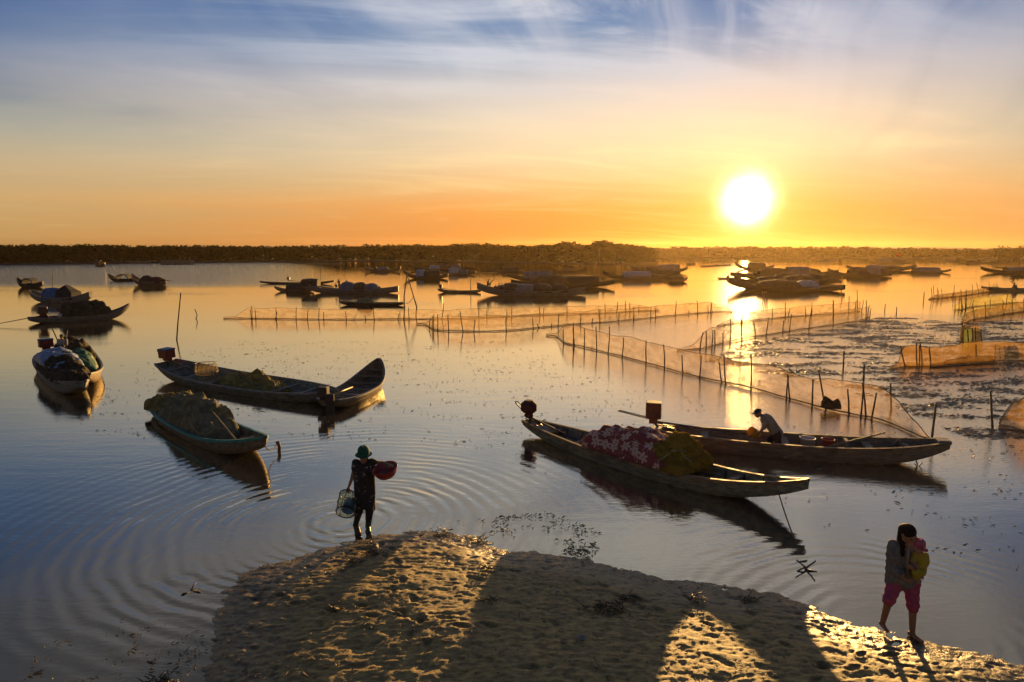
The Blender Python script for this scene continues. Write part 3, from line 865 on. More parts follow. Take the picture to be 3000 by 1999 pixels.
def rib(root, H, u, m):
    pts = []
    w, g, f = H.w(u) - .05, H.zg(u), H.zf(u)
    for a, b in PROF[::-1]: pts.append((u * H.L / 2, -w * a, f + .012 + (g - f - .03) * b))
    for a, b in PROF[1:]: pts.append((u * H.L / 2, w * a, f + .012 + (g - f - .03) * b))
    mb = MB(); mb.tube(pts, .022, 5)
    return mb.build('rib', m, root)

def motor(root, eng, size, shaft_end, m_eng, m_top=None, tiller=None, frame_to=None, prop=False, cham=.05, tank=False):
    """long-tail motor: engine block with drive shaft, frame, tiller loop"""
    e = Vector(eng); mb = MB()
    d = (Vector(shaft_end) - e); yaw = math.atan2(d.y, d.x)
    M = Matrix.Rotation(yaw, 3, 'Z')
    mb.box(e, size, M, cham)
    mb.box(e + Vector((0, 0, -size[2] * .62)), (size[0] * .55, size[1] * .55, size[2] * .4), M, cham * .5)
    o = mb.build('outboard_motor', m_eng, root, smooth=False)
    if m_top is not None:
        mb = MB(); mb.box(e + Vector((0, 0, size[2] / 2 + .012)), (size[0] * 1.04, size[1] * 1.04, .05), M, .012)
        mb.build('engine_lid', m_top, o, smooth=False)
    low = e + Vector((0, 0, -size[2] * .72))
    mb = MB(); mb.tube([low, low * .5 + Vector(shaft_end) * .5, shaft_end], [.034, .028, .022], 7)
    mb.build('drive_shaft', M_metal, o)
    side = Vector((-d.y, d.x, 0)).normalized() * size[1] * .32
    mb = MB(); q_ = low + d.normalized() * .75
    for s in (-1, 1):
        mb.tube([low + side * s + Vector((0, 0, -.03)), q_ + side * s * .4 + Vector((0, 0, -.06))], .016, 5)
    for t in (.2, .5, .8):
        a = low.lerp(q_, t) + Vector((0, 0, -.05)); mb.tube([a + side * (1 - .6 * t), a - side * (1 - .6 * t)], .012, 5)
        mb.tube([a + side * (1 - .6 * t), low.lerp(Vector(shaft_end), t * .75 / max(.1, d.length))], .01, 4)
    if frame_to is not None:
        mb.tube([low + Vector((0, 0, -.02)), frame_to], .03, 6)
    mb.build('mounting_frame', M_metal, o)
    if tiller is not None:
        t = Vector(tiller); s2 = Vector((-d.y, d.x, 0)).normalized() * .075
        mb = MB(); st = low + Vector((0, 0, .06))
        mb.tube([st + s2, t + s2 * .9, t + (t - st).normalized() * .06 + s2 * .4, t + (t - st).normalized() * .06 - s2 * .4, t - s2 * .9, st - s2], .016, 6)
        mb.build('tiller_loop', M_metal, o)
    if prop:
        mb = MB(); c = Vector(shaft_end); ax = d.normalized()
        mb.tube([c, c + ax * .12], [.03, .012], 6)
        u_ = ax.orthogonal().normalized()
        for k in range(3):
            b = Matrix.Rotation(k * 2.094, 3, ax) @ u_
            n_ = ax.cross(b)
            mb.add([c + ax * .03, c + ax * .02 + b * .07 + n_ * .035, c + ax * .05 + b * .13 + n_ * .01, c + ax * .06 + b * .07 - n_ * .035,
                    c + ax * .042, c + ax * .032 + b * .07 + n_ * .035, c + ax * .062 + b * .13 + n_ * .01, c + ax * .072 + b * .07 - n_ * .035],
                   [(0, 1, 2, 3), (7, 6, 5, 4), (0, 4, 5, 1), (1, 5, 6, 2), (2, 6, 7, 3), (3, 7, 4, 0)])
        mb.build('propeller', M_metal, o)
    return o

def dome(nx_, ny_, lx, ly, top, base, seed, amp=.06, ns_=2.5, pw=2.6, skew=0.0, drape=None, fold=.6):
    """closed lumpy heap: grid over a rounded footprint; top(u,v) height, base(u,v) underside; returns verts, faces, uvs"""
    vs, uv = [], []
    for i in range(nx_ + 1):
        u = -1 + 2 * i / nx_
        for j in range(ny_ + 1):
            v = -1 + 2 * j / ny_
            a = max(0.0, 1 - abs(v) ** pw) ** (1 / pw)
            b_ = max(0.0, 1 - abs(u) ** pw) ** (1 / pw)
            x = u * (0.82 + .18 * a) * lx / 2; y = v * (0.72 + .28 * b_) * ly / 2
            e = (max(0, 1 - abs(u) ** pw) * max(0, 1 - abs(v) ** pw)) ** (0.42)
            n_ = mn.fractal(Vector((x * ns_ + seed, y * ns_, seed * 1.7)), 1.0, 2.0, 4) * amp
            n_ += (0.35 - abs(mn.noise(Vector((x * ns_ * 1.9 + seed * 2, y * ns_ * 2.6, seed))))) * amp * fold - (0.35 - abs(mn.noise(Vector((x * ns_ * 4.5, y * ns_ * 5.5, seed * 3))))) * amp * fold * .5
            z0 = base(u, v); z = z0 + .015 + (top(u, v) - z0) * e * (1 + n_ / max(.1, top(u, v))) + n_ * .8 * e
            vs.append((x + n_ * .7 * (1 if u > 0 else -1), y + n_ * .5 * (1 if v > 0 else -1), max(z, z0 + .01)))
            uv.append((x, math.copysign(abs(y) + (max(0, top(u, v) - z)), v) if drape else y))
    N = (nx_ + 1) * (ny_ + 1)
    fs = [(i * (ny_ + 1) + j, (i + 1) * (ny_ + 1) + j, (i + 1) * (ny_ + 1) + j + 1, i * (ny_ + 1) + j + 1) for i in range(nx_) for j in range(ny_)]
    vb = [(x, y, base(-1 + 2 * (k // (ny_ + 1)) / nx_, -1 + 2 * (k % (ny_ + 1)) / ny_)) for k, (x, y, z) in enumerate(vs)]
    allv = vs + vb
    per = [j for j in range(ny_ + 1)] + [(i * (ny_ + 1) + ny_) for i in range(1, nx_ + 1)] + [(nx_ * (ny_ + 1) + j) for j in range(ny_ - 1, -1, -1)] + [(i * (ny_ + 1)) for i in range(nx_ - 1, 0, -1)]
    for a, b in zip(per, per[1:] + per[:1]): fs.append((a, b, b + N, a + N))
    fs += [(N + f[3], N + f[2], N + f[1], N + f[0]) for f in fs[:nx_ * ny_]]
    return allv, fs, uv + uv

def heap(name, label, cat, root, u0, u1, H, topz, m, seed, wfac=.92, amp=.07, ns_=2.6, group=None, nx_=64, ny_=46, pw=2.6, sag=.10, over=None, topf=None, drape=False):
    """a heap lying in the boat (world top-level thing), between stations u0..u1"""
    xm = (u0 + u1) / 2 * H.L / 2; lx = (u1 - u0) * H.L / 2
    ly = 2 * (max(H.w(u0), H.w(u1), H.w((u0 + u1) / 2)) - .05) * wfac
    zf = H.zf((u0 + u1) / 2) + .01
    tf = topf or (lambda u, v: topz - sag * v * v)
    bz = over if over is not None else zf
    vs, fs, uv = dome(nx_, ny_, lx, ly, lambda u, v: tf(u, v), lambda u, v: bz, seed, amp, ns_, pw, drape=drape)
    me = bpy.data.meshes.new(name); me.from_pydata(vs, [], fs); me.update()
    uvl = me.uv_layers.new(name='UVMap')
    for lp in me.loops: uvl.data[lp.index].uv = uv[lp.vertex_index]
    o = link_mesh(name, me, m)
    o.matrix_world = root.matrix_world @ Matrix.Translation((xm, 0, 0))
    if name.startswith('net'):
        rs = random.Random(seed * 10); st = ny_ + 1
        for _ in range(9):
            i, j = rs.uniform(.12, .88) * nx_, rs.uniform(.15, .85) * ny_; di, dj = rs.uniform(-1, 1), rs.uniform(-.8, .8); pp = []
            for _k in range(16):
                ii_, jj_ = int(min(nx_ - 1, max(1, i))), int(min(ny_ - 1, max(1, j))); pp.append(Vector(vs[ii_ * st + jj_]) + Vector((0, 0, .012)))
                i += di * 1.6; j += dj * 1.6; di += rs.uniform(-.45, .45); dj += rs.uniform(-.45, .45)
            pp = [p for k_, p in enumerate(pp) if k_ == 0 or (p - pp[k_ - 1]).length > .01]
            if len(pp) > 3:
                mb = MB(); mb.tube(pp, rs.uniform(.007, .013), 4); mb.build('loose_rope', M_rope_pale if rs.random() < .4 else M_rope, o)
    return T(o, label, cat, group)

def rope_obj(name, pts, r, m, label=None, cat='rope', parent=None, sag=0.0, n=10):
    pp = []
    for a, b in zip(pts, pts[1:]):
        a, b = Vector(a), Vector(b)
        for i in range(n):
            t = i / n; p = a.lerp(b, t); p.z -= sag * 4 * t * (1 - t); pp.append(p)
    pp.append(Vector(pts[-1]))
    mb = MB(); mb.tube(pp, r, 5)
    o = mb.build(name, m, parent)
    if label: T(o, label, cat)
    return o

def canopy(root, x0, x1, z0, z1, B, m, style='arch', seed=0):
    """roof part of a sampan"""
    mb = MB(); th = .03
    if style in ('arch', 'slump'):
        n, ns = (max(3, int((x1 - x0) / .35)), 12)
        vs = []
        for i in range(n + 1):
            x = x0 + (x1 - x0) * i / n
            for sh in (0, th):
                for j in range(ns + 1):
                    a = math.pi * j / ns
                    y = -(B / 2 - sh) * math.copysign(abs(math.cos(a)) ** .8, math.cos(a))
                    wob = mn.noise(Vector((x * 1.2, a * 1.5, seed))) * (.10 if style == 'slump' else .035)
                    sg = 1.0 - (0.34 * (abs(2 * i / n - 1)) ** 3 if style == 'slump' else .04 * abs(2 * i / n - 1) ** 2)
                    vs.append((x, y, z0 + (z1 - z0 - sh) * math.sin(a) ** .9 * sg + wob * math.sin(a)))
        k = ns + 1; c = 2 * k; fs = []
        for i in range(n):
            for s in (0, 1):
                for j in range(ns):
                    q_ = (i * c + s * k + j, (i + 1) * c + s * k + j, (i + 1) * c + s * k + j + 1, i * c + s * k + j + 1)
                    fs.append(q_ if s else q_[::-1])
            for j in (0, ns):
                fs.append((i * c + j, (i + 1) * c + j, (i + 1) * c + k + j, i * c + k + j))
        for e in (0, n * c):
            for j in range(ns): fs.append((e + j, e + j + 1, e + k + j + 1, e + k + j))
        mb.add(vs, fs)
    elif style == 'bridge':
        n = 16; vs = []; fs = []
        for i in range(n + 1):
            a = math.pi * i / n; cx = (x0 + x1) / 2 - math.cos(a) * (x1 - x0) / 2; z = z0 + (z1 - z0) * math.sin(a) ** .8
            cx2 = (x0 + x1) / 2 - math.cos(a) * ((x1 - x0) / 2 - .12); z2 = z0 + (z1 - z0 - .12) * math.sin(a) ** .8
            vs += [(cx, -B / 2, z), (cx, B / 2, z), (cx2, B / 2, z2), (cx2, -B / 2, z2)]
        for i in range(n):
            for j in range(4): fs.append((i * 4 + j, i * 4 + (j + 1) % 4, (i + 1) * 4 + (j + 1) % 4, (i + 1) * 4 + j))
        fs += [(0, 1, 2, 3), (n * 4, n * 4 + 1, n * 4 + 2, n * 4 + 3)]
        mb.add(vs, fs)
    elif style == 'tent':
        xm = (x0 * .55 + x1 * .45); h = B / 2
        vs = [(x0, -h, z0), (x0, h, z0), (x1, h, z0), (x1, -h, z0), (x0 + .05, -h * .8, z0 + (z1 - z0) * .55), (x0 + .05, h * .8, z0 + (z1 - z0) * .55), (x1 - .05, h * .8, z0 + (z1 - z0) * .5), (x1 - .05, -h * .8, z0 + (z1 - z0) * .5), (xm, -h * .25, z1), (xm, h * .25, z1)]
        fs = [(0, 1, 2, 3), (0, 4, 5, 1), (1, 5, 9, 6, 2), (2, 6, 7, 3), (3, 7, 8, 4, 0), (4, 8, 9, 5), (6, 9, 8, 7)]
        mb.add(vs, fs)
    elif style == 'slab':
        n = 8; vs = []; fs = []
        for i in range(n + 1):
            t = i / n; x = x0 + (x1 - x0) * t; zc = z1 - .10 * (2 * t - 1) ** 2
            vs += [(x, -B / 2, zc - .22), (x, -B / 4, zc - .05), (x, 0, zc), (x, B / 4, zc - .05), (x, B / 2, zc - .22), (x, B / 2, z0), (x, -B / 2, z0)]
        for i in range(n):
            for j in range(7): fs.append((i * 7 + j, i * 7 + (j + 1) % 7, (i + 1) * 7 + (j + 1) % 7, (i + 1) * 7 + j))
        fs += [tuple(range(7)), tuple(range(n * 7, n * 7 + 7))]
        mb.add(vs, fs)
    return mb.build('canopy', m, root, auto=50)
def to_local(root, p): return root.matrix_world.inverted() @ Vector(p)

# ------------------------------------------------------------------ moored boats of the middle and far water
# label, xl, y tip left, xr, y tip right, water y left, water y right, gunwale y mid, beam, wood, roofs[(x0,x1,ytop,style,mat)], options
G1 = 'sampans moored in the middle of the lagoon'
G2 = 'sampans rafted under the setting sun'
G3 = 'sampans moored by the right far shore'
G4 = 'sampans moored by the left far shore'
C1 = 'narrow dugouts on the far water'
FLEET = [
 ('small dark sampan with open hoop roof, leftmost boat of the lagoon', 52, 813, 127, 824, 843, 843, 832, 1.5, W_dark, [(70, 104, 815, 'bridge', M_darkmat)], dict(g=G4, e=.5)),
 ('grey sampan with blue arched cover and dark tent side by side', 94, 850, 268, 855, 886, 888, 873, 1.7, W_grey, [(134, 180, 843, 'arch', M_bluecan), (168, 226, 835, 'tent', M_darkmat)], dict(g=G4, e=.6, tip=.5)),
 ('dark sampan with low hoop roof, tied behind the one with maroon heap', 319, 802, 400, 813, 825, 825, 818, 1.4, W_dark, [(343, 381, 803, 'bridge', M_darkmat)], dict(g=G4, e=.45)),
 ('dark sampan with maroon covered heap and short bowsprit near left far shore', 388, 802, 488, 823, 836, 837, 826, 1.7, W_brown, [(415, 448, 807, 'slump', M_darkmat), (438, 478, 811, 'slump', M_maroon)], dict(g=G4, e=.5, spar=1)),
 ('long low canoe passing behind the sampan with two children aboard', 762, 824, 980, 821, 833, 833, 829, 1.1, W_dark, [], dict(g=C1, e=.2, motor=(845, 816), cat='canoe')),
 ('small canoe under a brown barrel roof beside the child carrying sampan', 805, 839, 922, 846, 855, 856, 850, 1.4, W_brown, [(841, 905, 832, 'arch', M_brownmat)], dict(g=C1, e=.2, cat='canoe')),
 ('large grey sampan with three humped tarps and a standing child at its stern', 884, 822, 1168, 838, 860, 861, 849, 2.3, W_grey, [(886, 934, 816, 'slab', M_brownmat), (998, 1042, 825, 'slump', M_greytarp), (1036, 1074, 826, 'slump', M_brownmat), (1066, 1110, 830, 'slump', M_greytarp)], dict(g=G1, e=.7, tip=.45)),
 ('small canoe with pale net heap floating before the largest grey sampan', 998, 883, 1183, 886, 896, 897, 889, 1.3, W_dark, [], dict(g=C1, e=.2, cat='canoe', load=(1044, 1096, 871))),
 ('small far sampan with pointed hut and grey roof below the mangroves', 1070, 780, 1174, 781, 797, 797, 792, 1.9, W_brown, [(1107, 1136, 783, 'arch', M_greytarp), (1098, 1106, 782, 'tent', M_darkmat)], dict(g=G1, e=.6, motor=(1075, 795))),
 ('dark sampan with bright pale blue canopy and green black hood', 1182, 790, 1313, 802, 817, 817, 810, 2.1, W_dark, [(1221, 1243, 790, 'arch', M_paletarp), (1240, 1287, 792, 'arch', M_dgreen)], dict(g=G1, e=.5)),
 ('far sampan with white, brown and grey roofs in one row', 1203, 776, 1394, 782, 792, 792, 788, 2.2, W_dark, [(1258, 1288, 778, 'arch', M_paletarp), (1289, 1322, 777, 'arch', M_brownmat), (1324, 1350, 775, 'slump', M_greytarp)], dict(g=G1, e=.5)),
 ('sampan with steep pale grey canopy overlapping the three roofed one', 1285, 794, 1394, 793, 806, 806, 800, 1.9, W_brown, [(1315, 1343, 785, 'arch', M_paletarp), (1341, 1370, 791, 'arch', M_greytarp)], dict(g=G1, e=.45)),
 ('thin empty canoe left of a tall brown roofed sampan by the wood', 1407, 791, 1470, 793, 796, 796, 794, 1.0, W_dark, [], dict(g=C1, e=.2, cat='canoe')),
 ('sampan with high brown barrel roof moored below the mangrove wood', 1442, 782, 1536, 789, 800, 800, 795, 2.0, W_brown, [(1470, 1520, 782, 'arch', M_brownmat)], dict(g=G1, e=.6)),
 ('thin empty canoe lying alone between two far roofed sampans', 1548, 790, 1617, 790, 794, 794, 792.5, 1.0, W_dark, [], dict(g=C1, e=.15, cat='canoe')),
 ('sampan with both ends upswept and dark roof nearest the wood tip', 1614, 781, 1715, 783, 797, 797, 793, 2.0, W_dark, [(1648, 1682, 782, 'arch', M_darkmat)], dict(g=G1, e=.5)),
 ('sampan with long grey roof half hidden behind the brown roofed barge', 1486, 801, 1700, 812, 822, 822, 813, 2.1, W_dark, [(1533, 1616, 796, 'arch', M_greytarp)], dict(g=G1, e=.5)),
 ('wide dark barge with one long brown roof amid the lagoon', 1497, 819, 1801, 818, 842, 843, 832, 2.5, W_dark, [(1554, 1668, 806, 'slump', M_brownmat), (1660, 1754, 809, 'arch', M_darkmat)], dict(g=G1, e=.55)),
 ('large dark sampan with four joined roofs and a family on its stern', 1398, 828, 1716, 842, 867, 868, 854, 2.4, W_grey, [(1478, 1516, 829, 'arch', M_brownmat), (1509, 1562, 832, 'arch', M_greytarp), (1560, 1616, 831, 'slump', M_brownmat), (1612, 1664, 832, 'slump', M_darkmat)], dict(g=G1, e=.75, tip=.4)),
 ('narrow motor canoe nosed up to the family sampan', 1283, 846, 1410, 849, 858, 859, 853, 1.1, W_brown, [], dict(g=C1, e=.22, motor=(1291, 838), cat='canoe')),
 ('dark sampan with hoop frame and grey roof, rear one of the glowing pair', 1845, 778, 2014, 782, 800, 800, 793, 2.2, W_dark, [(1862, 1886, 780, 'bridge', M_darkmat), (1892, 1930, 781, 'arch', M_darkmat), (1926, 1990, 775, 'arch', M_greytarp)], dict(g=G1, e=.6)),
 ('wide sampan with pale grey barrel roof, front one of the glowing pair', 1764, 794, 1992, 794, 820, 820, 810, 2.4, W_dark, [(1825, 1905, 795, 'arch', M_paletarp), (1898, 1940, 803, 'slump', M_darkmat)], dict(g=G1, e=.6, tip=.45)),
 ('small round roofed sampan drifting below the glowing pair', 1946, 818, 2014, 812, 826, 826, 821, 1.5, W_dark, [(1958, 2003, 808, 'slump', M_brownmat)], dict(g=G1, e=.3)),
 ('rearmost sampan of the raft under the sun with one brown roof', 2153, 768, 2267, 775, 790, 790, 785, 2.2, W_dark, [(2194, 2240, 770, 'arch', M_brownmat)], dict(g=G2, e=.6)),
 ('sampan of the raft with grey roof at its right end', 2139, 798, 2466, 806, 818, 818, 803, 2.4, W_dark, [(2222, 2308, 785, 'slump', M_brownmat), (2306, 2368, 781, 'arch', M_greytarp)], dict(g=G2, e=.6)),
 ('sampan of the raft covered end to end by dark matting', 2206, 800, 2457, 821, 832, 833, 820, 2.4, W_dark, [(2270, 2350, 800, 'slump', M_brownmat), (2340, 2412, 803, 'slump', M_darkmat)], dict(g=G2, e=.55)),
 ('front sampan of the raft with pale sheet over its right half', 2133, 815, 2474, 835, 853, 855, 841, 2.6, W_dark, [(2224, 2340, 820, 'slump', M_brownmat), (2332, 2394, 822, 'slump', M_paletarp)], dict(g=G2, e=.6, tip=.5)),
 ('low sampan wedged in the middle of the raft under two brown covers', 2150, 808, 2440, 812, 842, 842, 830, 2.3, W_dark, [(2216, 2298, 809, 'slump', M_darkmat), (2296, 2380, 806, 'slump', M_brownmat)], dict(g=G2, e=.5)),
 ('short sampan with a dark hood at the right rear of the raft', 2292, 788, 2456, 790, 806, 806, 799, 2.1, W_dark, [(2330, 2400, 786, 'slump', M_darkmat)], dict(g=G2, e=.5)),
 ('thin canoe with a seated paddler left of the raft in the glare', 2102, 814, 2169, 815, 818, 818, 816, 1.0, W_dark, [], dict(g=C1, e=.15, cat='canoe')),
 ('low dark sampan with lumpy covers right of the raft', 2424, 786, 2613, 799, 810, 811, 803, 2.3, W_dark, [(2488, 2542, 783, 'slump', M_darkmat), (2538, 2576, 780, 'arch', M_greytarp), (2572, 2600, 788, 'slump', M_darkmat)], dict(g=G3, e=.5)),
 ('sampan with long brown roof behind the lumpy covered one', 2478, 777, 2684, 775, 795, 795, 788, 2.3, W_dark, [(2542, 2584, 777, 'arch', M_greytarp), (2580, 2640, 778, 'slump', M_brownmat)], dict(g=G3, e=.6)),
 ('far sampan flying a small red flag', 2548, 760, 2683, 759, 771, 771, 767, 2.4, W_brown, [(2574, 2610, 758.5, 'arch', M_greytarp), (2612, 2646, 759, 'arch', M_brownmat)], dict(g=G3, e=.6, flag=1)),
 ('sampan with one long grey tarp roof near the right far shore', 2617, 794, 2785, 789, 800, 800, 796, 2.1, W_dark, [(2678, 2750, 783, 'arch', M_greytarp)], dict(g=G3, e=.4)),
 ('tiny far sampan, left one of two end to end by the right shore', 2794, 766, 2884, 770, 773.5, 773.5, 771.5, 1.9, W_dark, [(2835, 2864, 765, 'arch', M_darkmat)], dict(g=G3, e=.4)),
 ('tiny far sampan, right one of two end to end by the right shore', 2864, 765, 2956, 767, 772.5, 772.5, 770.5, 1.9, W_dark, [(2900, 2934, 764, 'slump', M_brownmat)], dict(g=G3, e=.4)),
 ('sampan with pale roof cut off by the right edge', 2873, 781, 3055, 782, 801, 801, 794, 2.2, W_dark, [(2946, 3030, 783, 'arch', M_greytarp)], dict(g=G3, e=.6, tip=.4)),
 ('thin canoe lying behind the roofed sampan at the right edge', 2907, 781, 3000, 782, 785, 785, 783, 1.0, W_dark, [], dict(g=C1, e=.15, cat='canoe')),
 ('small motor boat with a crouching helmsman by the right edge', 2958, 808, 3050, 809, 814, 814, 811, 1.2, W_dark, [], dict(g=C1, e=.2, motor=(2970, 804), cat='boat')),
 ('long canoe with a paddler behind the yellow netting at the right edge', 2874, 839, 3120, 845, 853, 856, 846, 1.2, W_green, [], dict(g=C1, e=.2, cat='canoe')),
]
FB = {}
for (label, xl, yl, xr, yr, wl, wr, yg, B, wm, roofs, op) in FLEET:
    back = B * .42
    a, b = P(xl, wl), P(xr, wr)
    a = a + Vector((a.x, a.y, 0)).normalized() * back; b = b + Vector((b.x, b.y, 0)).normalized() * back
    root, L = boat_root('canoe' if op.get('cat') == 'canoe' else 'sampan', a, b, label, op.get('cat', 'sampan'), op['g'])
    mid = (a + b) / 2
    zl, zr, zm = PD(xl, yl, a.y).z, PD(xr, yr, b.y).z, PD((xl + xr) / 2, yg, mid.y - back).z
    zm = max(.22, zm)
    tip = op.get('tip', .3)
    e = op['e']
    H = make_hull(root, L, B, zm, max(.04, zl - zm), max(.04, zr - zm), min(e, zl * .75 + .05), min(e, zr * .75 + .05), tip, tip, .12, wm, n=20, kr_s=2.9, kr_b=2.9, kk=3.6)
    FB[label] = (root, H, a, b, mid)
    for (x0, x1, yt, st, rm) in roofs:
        t = ((x0 + x1) / 2 - xl) / (xr - xl)
        Yp = a.y + (b.y - a.y) * t
        l0, l1 = to_local(root, PD(x0, yt, Yp)), to_local(root, PD(x1, yt, Yp))
        u = max(-.95, min(.95, (l0.x + l1.x) / L))
        canopy(root, l0.x, l1.x, max(.15, H.zg(u) - .18), max(l0.z, H.zg(u) + .25), 2 * H.w(u) * .97, rm, st, seed=x0)
    for u in ((-.62, .62) if roofs else (-.55, -.1, .35, .65)):
        thwart(root, H, u, wm)
    if 'motor' in op:
        mx_, my_ = op['motor']
        c = to_local(root, PD(mx_, my_, a.y)); c.y = 0
        if c.z < .4: c.z = .45
        motor(root, c, (.42, .36, .40), (c.x + 2.0, 0.05, max(.3, H.zg(min(.9, max(-.9, (c.x + 2) / (L / 2)))))), M_redbrown, frame_to=(c.x, 0, H.zg(max(-1, c.x / (L / 2))) - .1))
    if op.get('spar'):
        mb = MB(); mb.tube([(L / 2 - .4, 0, H.zg(1)), (L / 2 + .9, 0.1, H.zg(1) + .05)], [.05, .035], 6); mb.build('bowsprit', M_bamboo, root)
    if op.get('flag'):
        fx = to_local(root, PD(2641, 766, mid.y)); top = to_local(root, PD(2641, 744, mid.y))
        mb = MB(); mb.tube([(fx.x, 0, .3), (top.x, 0, top.z + .3)], .05, 6); fp = mb.build('flagpole', M_bamboo, root)
        mb = MB(); vs = []
        for i in range(7):
            for j in (0, 1):
                vs += [(top.x - i * .32, .12 * math.sin(i * 1.1) + k * .02, top.z + .25 - j * 1.0 + .08 * math.sin(i)) for k in (0, 1)]
        fs = []
        for i in range(6):
            q_ = i * 4; n_ = q_ + 4
            fs += [(q_, n_, n_ + 2, q_ + 2), (q_ + 1, q_ + 3, n_ + 3, n_ + 1), (q_, q_ + 1, n_ + 1, n_), (q_ + 2, n_ + 2, n_ + 3, q_ + 3)]
        fs += [(0, 2, 3, 1), (24, 25, 27, 26)]
        mb.add(vs, fs); mb.build('flag', M_flag, fp)
    if 'load' in op:
        x0, x1, yt = op['load']
        l0, l1 = to_local(root, PD(x0, yt, mid.y)), to_local(root, PD(x1, yt, mid.y))
        heap('net_heap', 'rounded pale net heap on the small canoe before the largest sampan', 'net heap', root, l0.x / (L / 2), l1.x / (L / 2), H, l0.z, M_net_grey, 4.4, amp=.12, ns_=1.6)

# little craft on the left far shore
def small_float():
    c = P(294, 781); r = T(empty('dinghy', (c.x, c.y, 0)), 'tiny reddish dinghy with a lit orange end near the left shore', 'dinghy')
    H = make_hull(r, 3.0, 1.7, .75, .3, .3, .5, .5, .9, .6, .1, W_brown, n=12)
    canopy(r, -1.2, .3, .6, 1.9, 1.3, M_redbrown, 'arch')
    mb = MB(); mb.box((1.1, 0, .95), (.7, 1.0, .5), None, .08); mb.build('bow_box', M_yellowpl, r, smooth=False)
small_float()
a, b = P(370, 771), P(442, 771)
r, L = boat_root('sampan', a, b, 'long pale hull lying along the foot of the left mangroves', 'boat', G4)
make_hull(r, L, 2.0, .7, .3, .3, .6, .6, .6, .6, .1, W_pale, n=14)
a, b = P(478, 775), P(564, 775)
r, L = boat_root('fish_pen', a, b, 'pale square sided fish pen with posts at the left mangrove edge', 'fish pen')
mb = MB()
for s in (-1, 1):
    mb.box((0, s * 1.6, .75), (L, .08, 1.5))
    mb.box((s * (L / 2 - .05), 0, .74), (.08, 3.1, 1.48))
mb.build('side_panel', W_pale, r, smooth=False)
for i in range(7):
    mb = MB(); x = -L / 2 + L * i / 6
    mb.tube([(x, -1.7, -.3), (x + random.uniform(-.1, .1), -1.7, random.uniform(2.0, 2.6))], .07, 5); mb.build('post', M_bamboo, r)

# far fish fences: low rows of stakes under the sun and along the right shore
def stake_row(x0, y0, x1, y1, n, h, label, m=N_tan):
    a, b = P(x0, y0), P(x1, y1)
    root = T(empty('stake_fence', (a + b) / 2), label, 'fish fence', 'low stake fences near the far shore')
    c = (a + b) / 2
    mb = MB(); vs = []; fs = []
    for i in range(n + 1):
        p = a.lerp(b, i / n) - c
        vs += [tuple(p + Vector((0, -.02, -.1))), tuple(p + Vector((0, -.02, h * .7))), tuple(p + Vector((0, .02, h * .7))), tuple(p + Vector((0, .02, -.1)))]
    for i in range(n):
        for j in range(4): fs.append((i * 4 + j, i * 4 + (j + 1) % 4, i * 4 + 4 + (j + 1) % 4, i * 4 + 4 + j))
    mb.add(vs, fs); mb.build('fence_net', M_bamboo_pale, root, smooth=False)
    for i in range(n + 1):
        p = a.lerp(b, (i + random.uniform(-.3, .3)) / n) - c
        mb = MB(); mb.tube([p + Vector((0, -.1, -.3)), p + Vector((random.uniform(-.15, .15), -.1, h * random.uniform(.9, 1.7)))], .06, 5); mb.build('stake', M_bamboo, root)
stake_row(2010, 776, 2037, 775, 6, .9, 'short stake fence right of the glowing pair of sampans')
stake_row(2052, 782, 2140, 778, 12, .5, 'low stake fence left of the sun glitter')
stake_row(2080, 768, 2150, 766, 8, .5, 'thin stake fence farthest under the sun')
stake_row(2400, 768, 2458, 765, 8, .7, 'stake fence between the sun raft and the flagged sampan')
stake_row(2766, 766, 2800, 766, 6, 1.4, 'pale stake fence left of the two tiny far sampans')
stake_row(2880, 766, 2916, 767, 6, 1.4, 'pale stake fence behind the two tiny far sampans')
stake_row(2990, 767, 3030, 768, 6, 1.4, 'pale stake fence cut by the right edge near the far shore')
stake_row(860, 774, 1010, 774, 12, .5, 'long faint stake fence below the middle of the mangrove wood')
# ------------------------------------------------------------------ boat with motor and long net heap (left centre)
def near_boat(label, s, sz, b, bz, **kw):
    pa, pb = P(s[0], s[1], sz), P(b[0], b[1], bz)
    roll = kw.pop('roll', 0.0); cat = kw.pop('cat', 'boat')
    root, L = boat_root('wooden_boat', pa, pb, label, cat, None, roll)
    return root, L

BA, L = near_boat('long grey motor boat carrying an olive net heap, red and blue engine on its stern', (488, 1066), .55, (985, 1150), .42, roll=R(4))
HA = make_hull(BA, L, 1.9, .34, .32, .12, .22, .20, .95, .35, .13, W_green, rail=W_rail, kk=4.2, n=40, full=2.9)
for u in (-.82, -.55, -.25, .1, .45, .7, .86): thwart(BA, HA, u, W_grey, .12, .10)
for u in [-.9 + .12 * i for i in range(16)]: rib(BA, HA, u, W_green)
e = to_local(BA, PD(497, 1048, P(488, 1066, .55).y + .2)); e = Vector((-L / 2 + .10, .05, 1.0))
motor(BA, e, (.55, .46, .36), (-L / 2 + 2.6, .12, .22), M_red, M_blue, tiller=(-L / 2 - .55, .1, 1.05), frame_to=(-L / 2 + .15, 0, .45), cham=.02)
heap('net_heap', 'long olive fishing net heap lying along the grey motor boat', 'net heap', BA, -.30, .36, HA, .62, M_net_olive, 2.3, amp=.16, ns_=1.5, wfac=.74, topf=lambda u, v: .52 + .20 * math.sin(u * 5.2 + .6) * .6 + .14 * max(0, u) - .06 * v * v)
heap('net_heap', 'small folded net at the forward end of the olive net heap', 'net heap', BA, .22, .46, HA, .40, M_net_olive, 8.3, amp=.10, ns_=2.2, wfac=.6)
